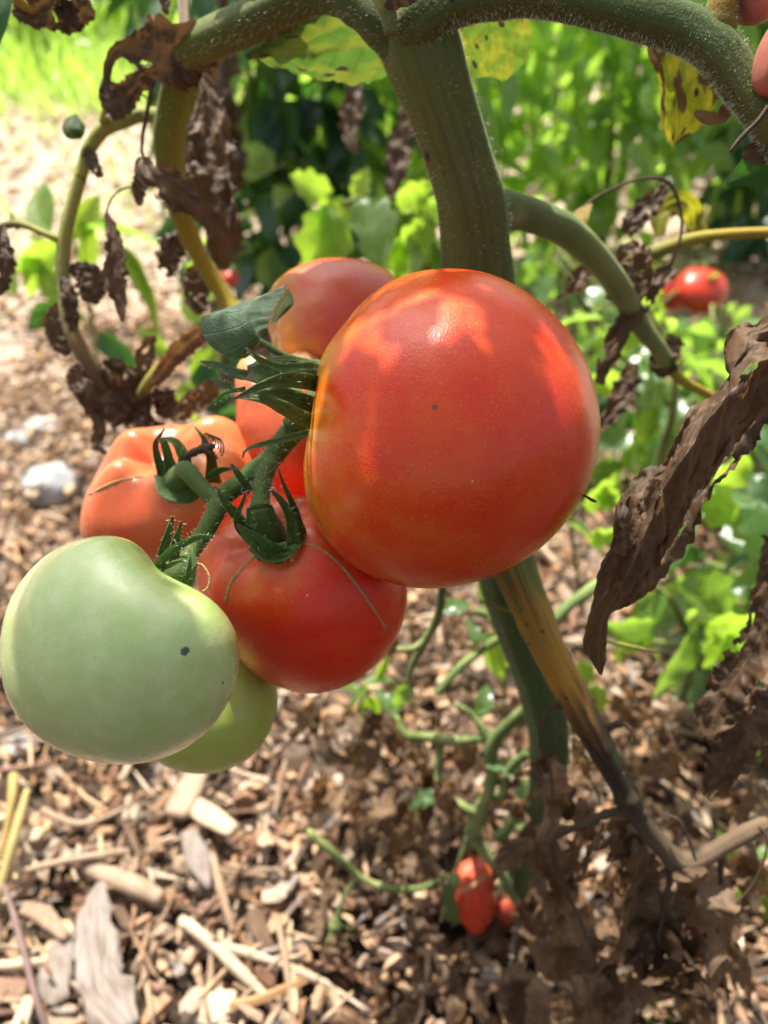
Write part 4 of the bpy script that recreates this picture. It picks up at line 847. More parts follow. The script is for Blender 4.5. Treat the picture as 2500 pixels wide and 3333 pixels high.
dry([(2060, 1180, .43, 40), (2040, 1260, .43, 80), (2010, 1320, .43, 70), (1960, 1390, .432, 40)], seed=53, n=36)
dry([(2030, 1300, .44, 40), (1990, 1350, .44, 50), (1950, 1400, .44, 30)], 'dry_light', seed=54, n=28)
stem('dry_thread', [(1890, 690, .36, 14), (1930, 650, .36, 10), (2000, 612, .36, 10), (2090, 582, .362, 10), (2170, 590, .365, 12), (2210, 660, .368, 12), (2217, 760, .37, 10), (2180, 870, .374, 12)], M['twig_dark'], plant, 40, 7)
traced('sepal', [(1850, 720, .355), (1870, 690, .355), (1925, 660, .358)], [(1880, 730, .352), (1895, 700, .354), (1926, 662, .358)], [(1900, 745, .355), (1915, 705, .356), (1928, 663, .358)], leaf_mat('yellow_bract', (0.45, 0.30, 0.03), (0.5, 0.33, 0.04), (0.7, 0.45, 0.05), 0.4), plant, 10, 4, fold=.3)
stem('petiole', [(2110, 830, .40, 50), (2250, 780, .395, 42), (2380, 762, .39, 36), (2540, 755, .385, 34)], M['petiole_yellow'], plant, 30, 12, hairs=200)
stem('petiole', [(2090, 1000, .41, 40), (2130, 1080, .41, 44), (2170, 1180, .412, 40), (2210, 1230, .415, 34), (2260, 1260, .42, 30), (2340, 1300, .43, 26)], M['petiole_yellow'], plant, 26, 12)

stem('dry_thread', [(1868, 1600, .244, 5), (1900, 1612, .242, 6), (1928, 1628, .241, 12), (1942, 1634, .241, 5)], M['twig_dark'], plant, 12, 6)
ribbon('leaf', [(2150, 770, .42, 30), (2150, 700, .42, 70), (2200, 660, .42, 80), (2250, 690, .425, 70), (2250, 750, .43, 30)], M['leaf_yellow'], plant, 20, 8, crumple=.2, seed=3)
ribbon('leaf', [(2290, 760, .425, 20), (2285, 700, .425, 40), (2305, 665, .425, 30)], M['leaf_yellow'], plant, 12, 6, crumple=.2, seed=4)
# the blighted lower branch
bl = stem('branch', [(1640, 1760, .345, 150), (1690, 1890, .338, 136), (1745, 2020, .336, 120), (1800, 2140, .336, 108), (1850, 2240, .337, 104), (1905, 2340, .339, 98), (1960, 2440, .343, 84), (2020, 2550, .348, 74), (2080, 2660, .353, 66), (2150, 2750, .357, 62), (2210, 2800, .36, 70), (2280, 2790, .36, 64), (2360, 2750, .358, 58), (2470, 2690, .355, 54), (2500, 2680, .355, 40)], M['blight'], plant, 120, 20, hairs=300, ridge=.05, nr=4, lump=.1, rings=[(.60, .25, .02), (.82, .25, .03)])
for q in ([(1840, 2290, .338, 30), (1790, 2310, .334, 22), (1762, 2350, .332, 18), (1760, 2420, .332, 16), (1790, 2500, .334, 14), (1800, 2600, .336, 12)],
          [(1975, 2370, .343, 44), (2030, 2355, .34, 30), (2060, 2390, .338, 14), (2050, 2430, .338, 8)],
          [(2100, 2650, .35, 50), (1990, 2645, .352, 44), (1880, 2690, .355, 38), (1810, 2720, .358, 34), (1800, 2790, .36, 26), (1840, 2890, .362, 24), (1890, 3000, .365, 20), (1925, 3100, .367, 14), (1925, 3160, .368, 8)],
          [(2165, 2650, .35, 14), (2210, 2670, .346, 12), (2240, 2730, .346, 12), (2265, 2800, .35, 12)],
          [(2470, 2690, .352, 20), (2495, 2720, .35, 14), (2490, 2790, .35, 12), (2450, 2880, .352, 14), (2380, 2960, .356, 10)],
          [(2190, 2820, .362, 40), (2170, 2920, .364, 24), (2150, 3020, .366, 20), (2150, 3070, .367, 14), (2190, 3110, .368, 12), (2150, 3160, .37, 10)],
          [(1900, 3050, .366, 16), (1980, 3070, .37, 12), (2050, 3110, .372, 10)],
          [(2350, 2770, .36, 36), (2345, 2850, .362, 24), (2350, 2920, .364, 14)]):
    stem('dry_thread', [(a, b, c, e*.72) for a, b, c, e in q], M['twig_dark'], bl, 40, 8, lump=.45)
ribbon('leaf_stub', [(2190, 2850, .355, 20), (2240, 2848, .352, 40), (2300, 2830, .354, 16)], M['dry_light'], bl, 12, 4, crumple=.2)
stem('fibre', [(1790, 2010, .35, 12), (1660, 1990, .35, 10), (1560, 1955, .352, 8)], M['petiole'], plant, 12, 6)
stem('fibre', [(1960, 2085, .33, 14), (2060, 2105, .335, 12), (2170, 2130, .34, 8)], M['petiole'], plant, 12, 6)

# dried foliage hanging below the blighted branch
LITC = {}
DRYM = [leaf_mesh('dried_leaf', 'dry', 60+i, M['dry'], 17, 6, 0.5+0.1*(i % 3), 0.5+0.25*(i % 4), 0.6-0.45*(i % 3), 0.2) for i in range(8)]
DRYL = [leaf_mesh('dried_leaf', 'dry', 80+i, M['dry_light'], 17, 6, 0.45+0.1*(i % 3), 0.6+0.2*(i % 4), 0.5-0.4*(i % 3), 0.2) for i in range(4)]
dr = random.Random(21)
def dry_at(px, py, d, l, ang=None, lt=0.15, name='dried_leaf'):
    if 1400 < px < 1720 and 2620 < py < 3090 and d < .6: return None
    me = dr.choice(DRYL) if dr.random() < lt else dr.choice(DRYM)
    return put_leaf(plant, me, px, py, d, l, dr.gauss(-90, 40) if ang is None else ang, (dr.uniform(-1, 1), dr.uniform(-.3, 1), dr.uniform(-1, .3)), dr.uniform(-.5, .5), name)
def hang(px, py, d, l, a, wf=.42, nn=30, mats=('dry_mid', 'dry', 'dry_light')):
    """a shrivelled leaf hanging from (px, py): a narrow crumpled strip that bends and curls"""
    if 1400 < px < 1720 and 2620 < py < 3090 and d < .6: return
    th = math.radians(a); pts = []; x, y, z = px, py, d; wmx = l*wf*dr.uniform(.6, 1.2); tw = dr.uniform(-1.2, 1.2); bend = dr.uniform(-.5, .5)
    for q in range(6):
        t = q/5; pts.append((x, y, z, max(6, wmx*math.sin(math.pi*min(1, .08+t**.8*.92)))))
        x += math.cos(th)*l/5; y -= math.sin(th)*l/5; z += dr.uniform(-.012, .012); th += bend*.35+dr.uniform(-.25, .25)
    dry(pts, dr.choices(mats, [5, 3, 2])[0], nn, 8, dr.uniform(.28, .45), .25, dr.uniform(0, 99), (tw, tw+dr.uniform(-1.5, 1.5)), holes=.06)
for (px, py, d, l, a) in [(1870, 2400, .37, 220, -70), (1800, 2480, .36, 190, -80), (1900, 2600, .375, 150, -100), (1960, 2680, .37, 200, -110), (2050, 2680, .37, 170, -70), (1880, 2700, .37, 180, -95), (1780, 2600, .39, 240, -95), (1750, 2720, .40, 260, -90), (2110, 2700, .37, 250, -100), (2180, 2820, .375, 330, -100), (2250, 2830, .38, 300, -80), (2330, 2820, .375, 330, -85), (2400, 2770, .37, 200, -60), (2440, 2740, .37, 230, -95), (2100, 2900, .385, 300, -110), (2150, 2980, .39, 320, -60), (2330, 3000, .39, 260, -75), (2300, 3080, .38, 240, -140), (2360, 3020, .38, 240, -100), (2230, 3050, .39, 260, -100), (2120, 3050, .40, 260, -95), (2030, 3050, .40, 200, -60), (2020, 2960, .40, 190, -40), (1800, 3050, .42, 300, 10), (1720, 3080, .43, 260, -30), (1880, 3120, .42, 240, -60), (1980, 3130, .42, 260, -95), (2090, 3150, .42, 250, -100), (1740, 3180, .44, 240, -80), (1850, 3220, .44, 240, -60), (1950, 3240, .44, 220, -110), (1650, 3150, .46, 260, -60), (1620, 3260, .47, 220, -20), (1700, 2950, .44, 200, -70), (1780, 2900, .43, 200, -60), (1690, 2820, .44, 230, -85), (2440, 2560, .36, 160, -95), (2480, 2100, .36, 300, -95), (2440, 2330, .38, 220, -110)]:
    hang(px, py, max(d-.01, .372), l*1.1, a, .44, 50)
for _ in range(14): hang(dr.triangular(1700, 2480, 2200), dr.triangular(2380, 3100, 2700), dr.uniform(.378, .42), dr.uniform(160, 300), dr.gauss(-92, 30), .5, 44)
for _ in range(8): hang(dr.uniform(1660, 1860), dr.uniform(2380, 2800), dr.uniform(.39, .42), dr.uniform(130, 240), dr.gauss(-92, 30), .4)
for _ in range(8): hang(dr.triangular(1750, 2450, 2250), dr.uniform(2680, 3250), dr.uniform(.40, .47), dr.uniform(140, 280), dr.gauss(-90, 40))
# curtain of dead leaves behind the fruit
for _ in range(52):
    px = dr.triangular(960, 1560, 1200); py = dr.uniform(2230, 2750)
    hang(px, py, dr.uniform(.50, .62), dr.uniform(90, 220), dr.gauss(-90, 28), .38, 18)
for _ in range(16):
    hang(dr.uniform(1250, 1560), dr.uniform(1980, 2250), dr.uniform(.55, .68), dr.uniform(60, 140), dr.gauss(-90, 60), .5, 16, ('dry_light', 'dry_mid', 'dry'))
for _ in range(22):
    hang(dr.uniform(1900, 2480), dr.uniform(2150, 2550), dr.uniform(.52, .66), dr.uniform(80, 200), dr.gauss(-90, 40), .4, 18, ('dry_light', 'dry_mid', 'dry'))
for _ in range(18):
    hang(dr.uniform(1700, 2250), dr.uniform(2850, 3300), dr.uniform(.45, .51), dr.uniform(90, 220), dr.gauss(-90, 60), .4, 20)
for _ in range(14): dry_at(dr.uniform(1500, 1800), dr.uniform(2500, 2900), dr.uniform(.55, .6), dr.uniform(90, 200), None, .3)

lit = []
for _ in range(210):
    p = ground_at(dr.triangular(850, 2400, 1500), dr.triangular(2200, 3400, 2900)); me = dr.choice(DRYM+DRYL)
    lit.append((arrays(me) if me.name not in LITC else LITC[me.name], leaf_matrix((p.x, p.y, dr.uniform(.012, .03)), (dr.gauss(0, 1), dr.gauss(0, 1), dr.gauss(0, .25)), (dr.gauss(0, .5), dr.gauss(0, .5), 1), dr.uniform(.015, .04)))); LITC[me.name] = lit[-1][0]
tag(merged('leaf_litter', lit, None, M['dry_mid']), 'brown shrivelled leaf litter on the mulch under the plant', 'leaf litter', kind='stuff')
LSM = [leaf_mesh('leaf', 'lobed', 400+i, M['leaf'], 15, 4, 0.55, 0.4, 0.3, 0.08) for i in range(3)]
# lower green side stems of the plant
G = M['petiole_green']
for q in ([(1810, 2330, .43, 90), (1740, 2300, .45, 70), (1640, 2370, .47, 60), (1600, 2440, .48, 76), (1600, 2540, .49, 60), (1570, 2630, .50, 70), (1545, 2690, .51, 80), (1530, 2740, .55, 60), (1490, 2830, .57, 34), (1445, 2930, .58, 30)],
          [(1540, 2720, .52, 60), (1590, 2790, .52, 60), (1640, 2860, .53, 50), (1680, 2940, .55, 36)],
          [(1570, 2660, .50, 60), (1500, 2620, .505, 44), (1420, 2590, .51, 60)],
          [(1460, 2850, .535, 30), (1400, 2880, .54, 26), (1330, 2895, .54, 30), (1270, 2890, .54, 34), (1180, 2860, .54, 34), (1100, 2790, .53, 40), (1020, 2720, .525, 40), (1000, 2700, .525, 18)],
          [(1160, 2860, .54, 26), (1120, 2920, .545, 20), (1095, 2990, .548, 22)],
          [(1445, 2880, .535, 24), (1450, 2940, .54, 18), (1435, 3000, .545, 12)],
          [(1600, 2420, .48, 56), (1540, 2330, .48, 30), (1480, 2290, .48, 24)],
          [(1600, 2400, .48, 40), (1480, 2410, .485, 50), (1400, 2400, .49, 50), (1320, 2390, .49, 46), (1290, 2330, .49, 26)],
          [(1420, 2260, .50, 44), (1490, 2180, .50, 44), (1560, 2120, .50, 46), (1620, 2080, .50, 44), (1680, 2050, .50, 30)],
          [(1440, 2400, .49, 40), (1430, 2460, .49, 40), (1425, 2540, .49, 40)],
          [(1440, 1905, .40, 40), (1430, 1990, .42, 44), (1390, 2080, .44, 40), (1345, 2160, .46, 36), (1325, 2220, .47, 24)],
          [(1400, 2060, .44, 34), (1350, 2110, .44, 34), (1295, 2115, .44, 34)],
          [(1540, 1990, .48, 34), (1590, 2005, .48, 40), (1640, 2080, .48, 44)],
          [(1800, 2020, .45, 60), (1880, 1950, .46, 60), (1960, 1890, .47, 60), (2060, 1820, .49, 56)],
          [(1700, 2700, .50, 70), (1660, 2620, .50, 56), (1590, 2580, .50, 60)],
          [(1720, 2450, .46, 56), (1660, 2500, .47, 40), (1640, 2580, .48, 36)],
          [(1610, 2730, .53, 50), (1650, 2700, .53, 60), (1690, 2640, .52, 60)]):
    stem('side_stem', [(a, b, c, e*.66) for a, b, c, e in q], G, plant, 46, 12, lump=.28)
for px, py, d, l, a, dk in [(1290, 2110, .43, 110, 190, 1), (1325, 2225, .47, 120, -110, 0), (1425, 2545, .49, 130, -80, 1), (1290, 2330, .49, 120, 120, 0), (1480, 2290, .48, 110, 150, 1), (1420, 2590, .51, 120, 200, 0), (1690, 2640, .52, 140, 60, 0), (1560, 2120, .50, 120, 100, 0), (1490, 2180, .50, 110, 60, 1), (1640, 2080, .48, 150, -40, 0), (1440, 1990, .44, 120, 20, 0), (1640, 2580, .48, 130, -60, 1), (1340, 2390, .49, 120, -100, 1), (1560, 2330, .48, 120, 70, 0), (1700, 2520, .47, 130, 160, 0)]:
    if dk: hang(px, py, d, l*1.2, a, .45, 18)
    else: put_leaf(plant, LSM[int(l) % 3], px, py, d, l, a, (.3, .7, -.6), .2)
# spent flower truss
ft = stem('flower_stub', [(1095, 2985, .548, 20), (1092, 3010, .549, 44), (1090, 3030, .55, 30)], M['petiole_green'], plant, 10, 10)
for q in ([(1090, 3025, .55, 14), (1070, 3060, .55, 14), (1052, 3090, .552, 8)], [(1095, 3025, .55, 14), (1125, 3070, .552, 16), (1140, 3105, .553, 8)], [(1100, 3010, .55, 12), (1140, 3020, .55, 12), (1165, 3015, .55, 6)]):
    stem('sepal', q, M['petiole_green'], ft, 10, 6)

# ------------------------------------------------------------------ other fruit
spl = tomato('tomato', 'small split red tomato lying low near the ground by the stem base', (1535, 2920, .545),
    [(1470, 2870), (1490, 2810), (1540, 2785), (1590, 2790), (1618, 2815), (1612, 2850), (1605, 2900), (1610, 2960), (1590, 3010), (1555, 3055), (1515, 3020), (1485, 2970), (1475, 2920)],
    .016, (-0.2, 0.9, -0.2), lambda R, ld: tomato_mat('tomato_split', R, (0.55, 0.03, 0.015), (0.55, 0.06, 0.02), (0.55, 0.10, 0.05), (0.55, 0.05, 0.02), (0.5, 1.2), (0, 0, 1), .3, (), 0.25, 19.0), dent=.05, nu=48, nv=32, group='fallen and far tomatoes')
ribbon('split_skin', [(1490, 2850, .529, 30), (1465, 2900, .528, 40), (1470, 2960, .53, 44), (1490, 3005, .532, 20)], M['sepal_lit'], spl, 12, 4, fold=.3)
stem('split_line', [(1490, 2905, .5275, 10), (1530, 2890, .5265, 12), (1565, 2862, .527, 12), (1595, 2845, .529, 8)], M['cork'], spl, 14, 6)
tomato('tomato', 'dull red tomato half hidden by dry leaves beside the split one', (1650, 2960, .565),
    [(1615, 2960), (1625, 2910), (1650, 2890), (1690, 2910), (1700, 2960), (1680, 3010), (1640, 3020)], .012, (0, 1, 0),
    lambda R, ld: tomato_mat('tomato_fallen', R, (0.50, 0.06, 0.03), (0.5, 0.09, 0.05), (0.5, 0.2, 0.1), (0.5, 0.1, 0.06), (0.6, 1.2), (0, 0, 1), .3, (), 0.3, 23.0), nu=32, nv=24, group='fallen and far tomatoes')
def far_tomato(px, py, d, rpx, label, seed):
    o = tomato('tomato', label, (px, py, d), [(px+rpx*1.1*math.cos(a), py-rpx*math.sin(a)) for a in np.linspace(0, 6.2, 14)], px2m(rpx, d), (0.1, 1, 0.1),
        lambda R, ld: tomato_mat('tomato_far', R, (0.50, 0.03, 0.015), (0.52, 0.05, 0.02), (0.5, 0.12, 0.05), (0.5, 0.04, 0.02), (0.6, 1.2), (0, 0, 1), .3, (), 0.3, seed), nu=40, nv=28, group='fallen and far tomatoes')
    c = stem('calyx', [(px, py-rpx*0.95, d, 16), (px+4, py-rpx*1.15, d, 14), (px+6, py-rpx*1.5, d, 12)], M['petiole_green'], o, 8, 8)
    for a in range(5): stem('sepal', [(px, py-rpx, d-.002, 12), (px+26*math.cos(a*1.26), py-rpx-8, d-.002+.01*math.sin(a*1.26), 9), (px+48*math.cos(a*1.26), py-rpx+6, d-.002+.02*math.sin(a*1.26), 4)], M['petiole_green'], c, 8, 6)
far_tomato(2285, 945, 1.15, 80, 'red tomato out of focus in the row behind, at the right', 31.0)
far_tomato(2185, 950, 1.22, 62, 'smaller red tomato partly covered, left of the blurred red one', 33.0)
far_tomato(745, 905, .95, 30, 'tiny red tomato glimpsed behind the yellow stem', 35.0)

# ------------------------------------------------------------------ plants behind
LO = [leaf_mesh('leaf', 'ovate', 200+i, M['leaf_bg'], 7, 4, 0.5+0.06*(i % 3), 0.25+0.2*(i % 4), 0.35, 0.05) for i in range(6)]
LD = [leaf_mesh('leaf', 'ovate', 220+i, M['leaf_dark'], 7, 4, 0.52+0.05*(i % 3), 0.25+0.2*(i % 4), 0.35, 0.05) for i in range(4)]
LT = [leaf_mesh('leaf', 'lobed', 240+i, M['leaf'], 15, 4, 0.62, 0.2+0.2*(i % 3), 0.3, 0.06) for i in range(5)]
LB = [leaf_mesh('leaf', 'ovate', 260+i, M['leaf_bright'], 9, 4, 0.5, 0.3+0.15*(i % 3), 0.3, 0.05) for i in range(4)]
LTB = [leaf_mesh('leaf', 'lobed', 280+i, M['leaf_bright'], 15, 4, 0.6, 0.25+0.15*(i % 3), 0.25, 0.05) for i in range(4)]
ARR = {}
def arr(me):
    if me.name not in ARR: ARR[me.name] = arrays(me)
    return ARR[me.name]
BG = random.Random(5)
def bush(name, label, p, hgt, rad, nobj, nstuff, meshes, lsize, zlo=0.05, group='plants growing behind', cat='plant', nst=5, stemmat='petiole_green'):
    base = Vector((p.x, p.y, 0)); root = thing(name, label, cat, base, group)
    tips = []
    for s in range(nst):
        a = BG.uniform(0, 6.28); tp = base+Vector((math.cos(a)*rad*.6, math.sin(a)*rad*.6, hgt*BG.uniform(.75, 1)))
        pts = catmull([(*base, .007), (*(base.lerp(tp, .4)+Vector((BG.uniform(-.04, .04), BG.uniform(-.04, .04), .04))), .005), (*tp, .002)], 12)
        V, F, U = tube_data(pts[:, :3], pts[:, 3], 7); link('stem', mk('stem', V, F, U), M[stemmat], root); tips.append(pts[:, :3])
    def one():
        t = BG.choice(tips); i = BG.randrange(2, len(t)); q = Vector(t[i])
        a = BG.uniform(0, 6.28); out = Vector((math.cos(a), math.sin(a), BG.uniform(-.3, .5)))
        pos = q+out*BG.uniform(.1, 1.0)*rad*.75; pos.z = max(zlo, min(hgt*1.1, pos.z+BG.uniform(-.1, .1)*hgt))
        td = Vector((out.x, out.y, BG.uniform(-1.6, .1))); up = Vector((BG.gauss(0, .8), BG.gauss(0, .8), 1))
        return leaf_matrix(pos, td, up, lsize*BG.uniform(.65, 1.25))
    for _ in range(nobj): link('leaf', BG.choice(meshes), None, root, one())
    if nstuff:
        f = merged('foliage', [(arr(BG.choice(meshes)), one()) for _ in range(nstuff)], root, meshes[0].materials[0]); tag(f, kind='stuff')
    return root
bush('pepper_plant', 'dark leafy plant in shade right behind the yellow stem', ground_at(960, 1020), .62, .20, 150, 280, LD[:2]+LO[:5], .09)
bush('pepper_plant', 'leafy green plant directly behind the thick main stem', ground_at(1480, 900), .70, .24, 170, 330, LO, .08)
bush('pepper_plant', 'bright leafy plant behind the branch at the right', ground_at(1950, 860), .72, .25, 170, 330, LO, .078)
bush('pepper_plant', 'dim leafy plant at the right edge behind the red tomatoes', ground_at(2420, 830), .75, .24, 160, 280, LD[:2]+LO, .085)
bush('pepper_plant', 'sunlit far plant seen between the stem and the dark leaves', ground_at(1250, 520), .85, .34, 120, 420, LO, .085)
bush('pepper_plant', 'sunlit far plant filling the upper middle', ground_at(1800, 480), .9, .36, 120, 420, LO+LB[:1], .085)
bush('pepper_plant', 'sunlit far plant in the upper right corner', ground_at(2350, 460), .9, .36, 120, 420, LO+LB[:1], .085)
for i, (px, py, lab) in enumerate([(120, 190, 'bright far bush at the top left corner'), (520, 175, 'bright far bush behind the crumpled brown leaf'), (950, 200, 'bright far bush behind the spotted leaf'), (1500, 190, 'farthest bright bush behind the upper stem arch'), (2100, 190, 'farthest bright bush above the yellow blotched leaf')]):
    bush('garden_bush', lab, ground_at(px, py), 1.1, .55, 70, 260, LB+LO[:2], .13)

def shoot(name, label, base, stems, leaves, cat='plant', group=None, mat='petiole_green', w=None):
    """stems: px paths; leaves: (mesh list, px, py, d, length px, angle, up, away)"""
    root = thing(name, label, cat, base, group)
    for q in stems: stem('stem', q, M[mat], root, 24, 9)
    for ml, px, py, d, l, a, up, aw in leaves: put_leaf(root, BG.choice(ml), px, py, d, l, a, up, aw)
    return root
UPC = (.1, -.7, -.8); UPS = (0, 1, -.3); UPL = (-.6, .6, -.5)
shoot('young_tomato_plant', 'fresh lime green tomato seedling behind the top of the fruit', ground_at(1250, 1550),
    [[(1250, 1550, gdepth(1550), 24), (1240, 1100, .80, 22), (1180, 680, .68, 16), (1120, 660, .66, 12)], [(1180, 690, .68, 12), (1300, 640, .68, 12), (1400, 720, .67, 10)]],
    [(LTB, 1110, 650, .66, 260, -118, UPC, .2), (LTB, 1080, 620, .66, 190, 170, UPC, .1), (LTB, 1060, 680, .655, 300, -95, (.3, .3, -1), .1), (LT, 1200, 650, .66, 250, -80, (-.1, 1, -.8), -.3), (LTB, 1150, 640, .67, 120, 60, UPC, 0), (LT, 1330, 690, .67, 160, -20, UPS, 0), (LTB, 1290, 660, .66, 160, 20, UPC, 0), (LTB, 1400, 720, .66, 200, -130, UPC, .2), (LTB, 1390, 700, .66, 180, 35, UPC, .2), (LT, 1330, 780, .66, 180, -70, UPS, .1), (LTB, 1260, 780, .665, 180, -60, UPC, .2), (LTB, 1340, 640, .67, 120, -30, UPS, .2)])
shoot('low_plant', 'pale green low plant between the largest tomato and the dried leaf', ground_at(2120, 1750),
    [[(2120, 1750, gdepth(1750), 30), (2150, 1500, .80, 36), (2190, 1350, .74, 30), (2200, 1200, .70, 20)], [(2190, 1330, .74, 20), (2060, 1200, .72, 14), (1960, 1060, .70, 12)]],
    [(LT, 1960, 1040, .70, 170, 170, UPS, .2), (LTB, 2020, 1020, .70, 200, 20, UPC, .2), (LTB, 2090, 1080, .70, 180, 200, UPC, .1), (LT, 2180, 1120, .69, 230, -150, UPS, -.2), (LT, 2200, 1130, .72, 220, -40, UPS, .2), (LTB, 2080, 1060, .72, 130, 15, UPC, .1), (LT, 2080, 1150, .69, 170, -60, UPS, 0), (LTB, 2050, 1240, .70, 180, 190, UPC, 0), (LT, 2150, 1250, .70, 180, -110, UPS, .1), (LTB, 2250, 1260, .72, 220, -30, UPL, .2), (LT, 2260, 1180, .74, 260, -10, UPS, .2), (LTB, 2120, 1330, .70, 160, -100, UPC, .1), (LTB, 2220, 1360, .72, 160, -60, UPC, .1), (LT, 1930, 1000, .72, 150, 60, UPS, .1)])
shoot('low_plant', 'young green plant below and right of the curled dried leaf', ground_at(2200, 2330),
    [[(2200, 2330, gdepth(2330), 34), (2250, 2150, .66, 30), (2200, 1980, .62, 26), (2120, 1900, .60, 24)], [(2240, 2120, .66, 24), (2330, 2000, .64, 20), (2380, 1800, .63, 16)], [(2210, 2100, .66, 20), (2050, 2080, .64, 26), (1970, 2060, .64, 20)]],
    [(LT, 2190, 1880, .60, 230, 80, UPS, -.3), (LT, 2250, 1850, .60, 260, -50, UPL, .2), (LB, 2170, 1930, .60, 180, -120, UPS, .1), (LT, 2130, 2020, .60, 200, 200, UPC, .1), (LTB, 2080, 2000, .62, 220, -100, UPC, .2), (LB, 2300, 2050, .58, 180, 110, UPS, 0), (LTB, 2330, 2060, .57, 260, -60, UPC, .2), (LTB, 2300, 2030, .575, 300, -15, UPC, .2), (LT, 2250, 2060, .58, 260, -110, (.6, .5, -.6), .1), (LT, 2400, 1800, .62, 280, 60, UPS, .2), (LTB, 2380, 1700, .62, 240, 130, UPC, .2), (LT, 2380, 1640, .62, 260, 10, UPS, .2), (LT, 2330, 1600, .62, 280, 180, UPS, .2), (LTB, 2430, 1480, .64, 220, -120, UPC, .1), (LT, 2470, 1640, .60, 220, -90, UPS, 0), (LTB, 2250, 1650, .64, 180, 190, UPC, 0), (LB, 2030, 2050, .63, 160, -20, UPS, 0), (LTB, 1900, 2150, .62, 140, -95, UPC, 0), (LTB, 1940, 2230, .62, 140, -90, UPC, 0), (LB, 2430, 2180, .60, 160, 80, UPC, .1)])
shoot('low_plant', 'lime green sprig just right of the largest tomato', ground_at(1900, 2000),
    [[(1900, 2000, gdepth(2000), 14), (1860, 1720, .66, 14), (1900, 1640, .62, 12), (2000, 1600, .60, 10)], [(1870, 1720, .66, 14), (1960, 1760, .62, 16), (2010, 1800, .60, 12)]],
    [(LTB, 1900, 1640, .60, 200, 25, UPC, .1), (LTB, 1950, 1590, .60, 120, -40, UPC, .1), (LT, 1860, 1620, .62, 160, 140, UPS, .1), (LT, 1830, 1700, .62, 200, -20, UPS, .1), (LTB, 1920, 1740, .60, 150, -15, UPC, .1)])
shoot('weed', 'green leafy weed beside the path at the left', ground_at(330, 1300),
    [[(330, 1300, gdepth(1300), 16), (300, 1050, .95, 14), (260, 850, .88, 12), (200, 720, .85, 10)], [(300, 1050, .95, 10), (150, 960, .9, 10), (0, 1040, .9, 8)]],
    [(LB, 170, 760, .85, 260, 115, UPC, .1), (LB, 130, 800, .85, 190, -110, UPC, .2), (LB, 200, 790, .84, 220, -150, UPC, .2), (LB, 250, 720, .86, 260, -70, UPS, .2), (LB, 300, 700, .86, 260, -50, (.5, 1, -.2), .2), (LB, 230, 780, .86, 200, 60, UPC, .1), (LT, 280, 740, .86, 240, 0, UPS, .2), (LB, 140, 870, .86, 220, -60, UPC, 0), (LD, 230, 830, .87, 200, -100, UPS, .1), (LB, 330, 790, .86, 300, -45, UPS, .3), (LB, 370, 780, .86, 330, -55, UPS, .3), (LD, 180, 980, .9, 150, -130, UPC, 0), (LB, 60, 960, .9, 160, 120, UPC, 0)], 'weed', 'weeds')
shoot('weed', 'small dark green weed left of the fruit, above the ribbed tomato', ground_at(640, 1500),
    [[(640, 1500, gdepth(1500), 14), (640, 1300, .86, 12), (600, 1120, .8, 10)], [(640, 1300, .86, 10), (700, 1180, .82, 8), (720, 960, .8, 8)]],
    [(LD, 320, 1080, .80, 190, -45, UPC, 0), (LB, 640, 1060, .8, 180, 100, UPC, 0), (LB, 690, 1120, .8, 200, -110, UPC, .1), (LD, 650, 1180, .8, 200, -70, UPC, .1), (LB, 620, 1000, .8, 150, 60, UPC, .1), (LD, 760, 1290, .8, 240, 190, UPC, 0), (LD, 700, 1370, .8, 200, 10, UPC, 0), (LB, 560, 1150, .8, 160, 150, UPC, 0), (LB, 600, 1240, .8, 150, -80, UPC, 0), (LD, 720, 1080, .8, 180, -60, UPS, 0), (LB, 600, 860, .85, 180, -40, UPC, 0), (LB, 640, 830, .85, 160, 30, UPC, 0)], 'weed', 'weeds')
shoot('weed', 'bright weed behind dried leaves at the lower right edge', ground_at(2440, 2960),
    [[(2440, 2960, gdepth(2960), 14), (2430, 2850, .57, 12), (2450, 2760, .55, 10)]],
    [(LB, 2420, 2850, .56, 150, 80, UPS, .1), (LB, 2440, 2880, .56, 170, -20, UPS, 0), (LB, 2400, 2890, .56, 160, -100, UPC, 0), (LB, 2470, 2920, .57, 160, -60, UPS, 0), (LB, 2390, 2800, .56, 110, 120, UPC, 0), (LB, 2460, 2790, .56, 120, 20, UPS, 0)], 'weed', 'weeds')
shoot('weed', 'tiny bright weed growing at the bottom edge under the dried leaves', ground_at(2120, 3250),
    [[(2120, 3250, gdepth(3250), 12), (2130, 3180, .53, 10), (2150, 3120, .52, 8)]],
    [(LB, 2130, 3180, .525, 120, 60, UPS, 0), (LB, 2120, 3210, .525, 140, -60, UPS, 0), (LB, 2110, 3250, .53, 150, -110, UPS, 0), (LB, 2160, 3160, .53, 120, -20, UPS, 0), (LB, 2140, 3280, .53, 130, -30, UPS, 0), (LB, 2090, 3220, .53, 110, 170, UPS, 0)], 'weed', 'weeds')
shoot('weed', 'pale small seedling under the bright red tomato', ground_at(1150, 2480),
    [[(1150, 2480, gdepth(2480), 10), (1160, 2330, .60, 12), (1200, 2240, .57, 12)]],
    [(LB, 1190, 2240, .57, 150, -130, UPS, .1), (LB, 1200, 2260, .57, 170, -85, UPS, .1), (LB, 1180, 2230, .58, 110, 20, UPS, 0), (LB, 1170, 2250, .58, 110, 160, UPS, 0), (LB, 1220, 2210, .58, 100, 50, UPC, 0)], 'weed', 'weeds')
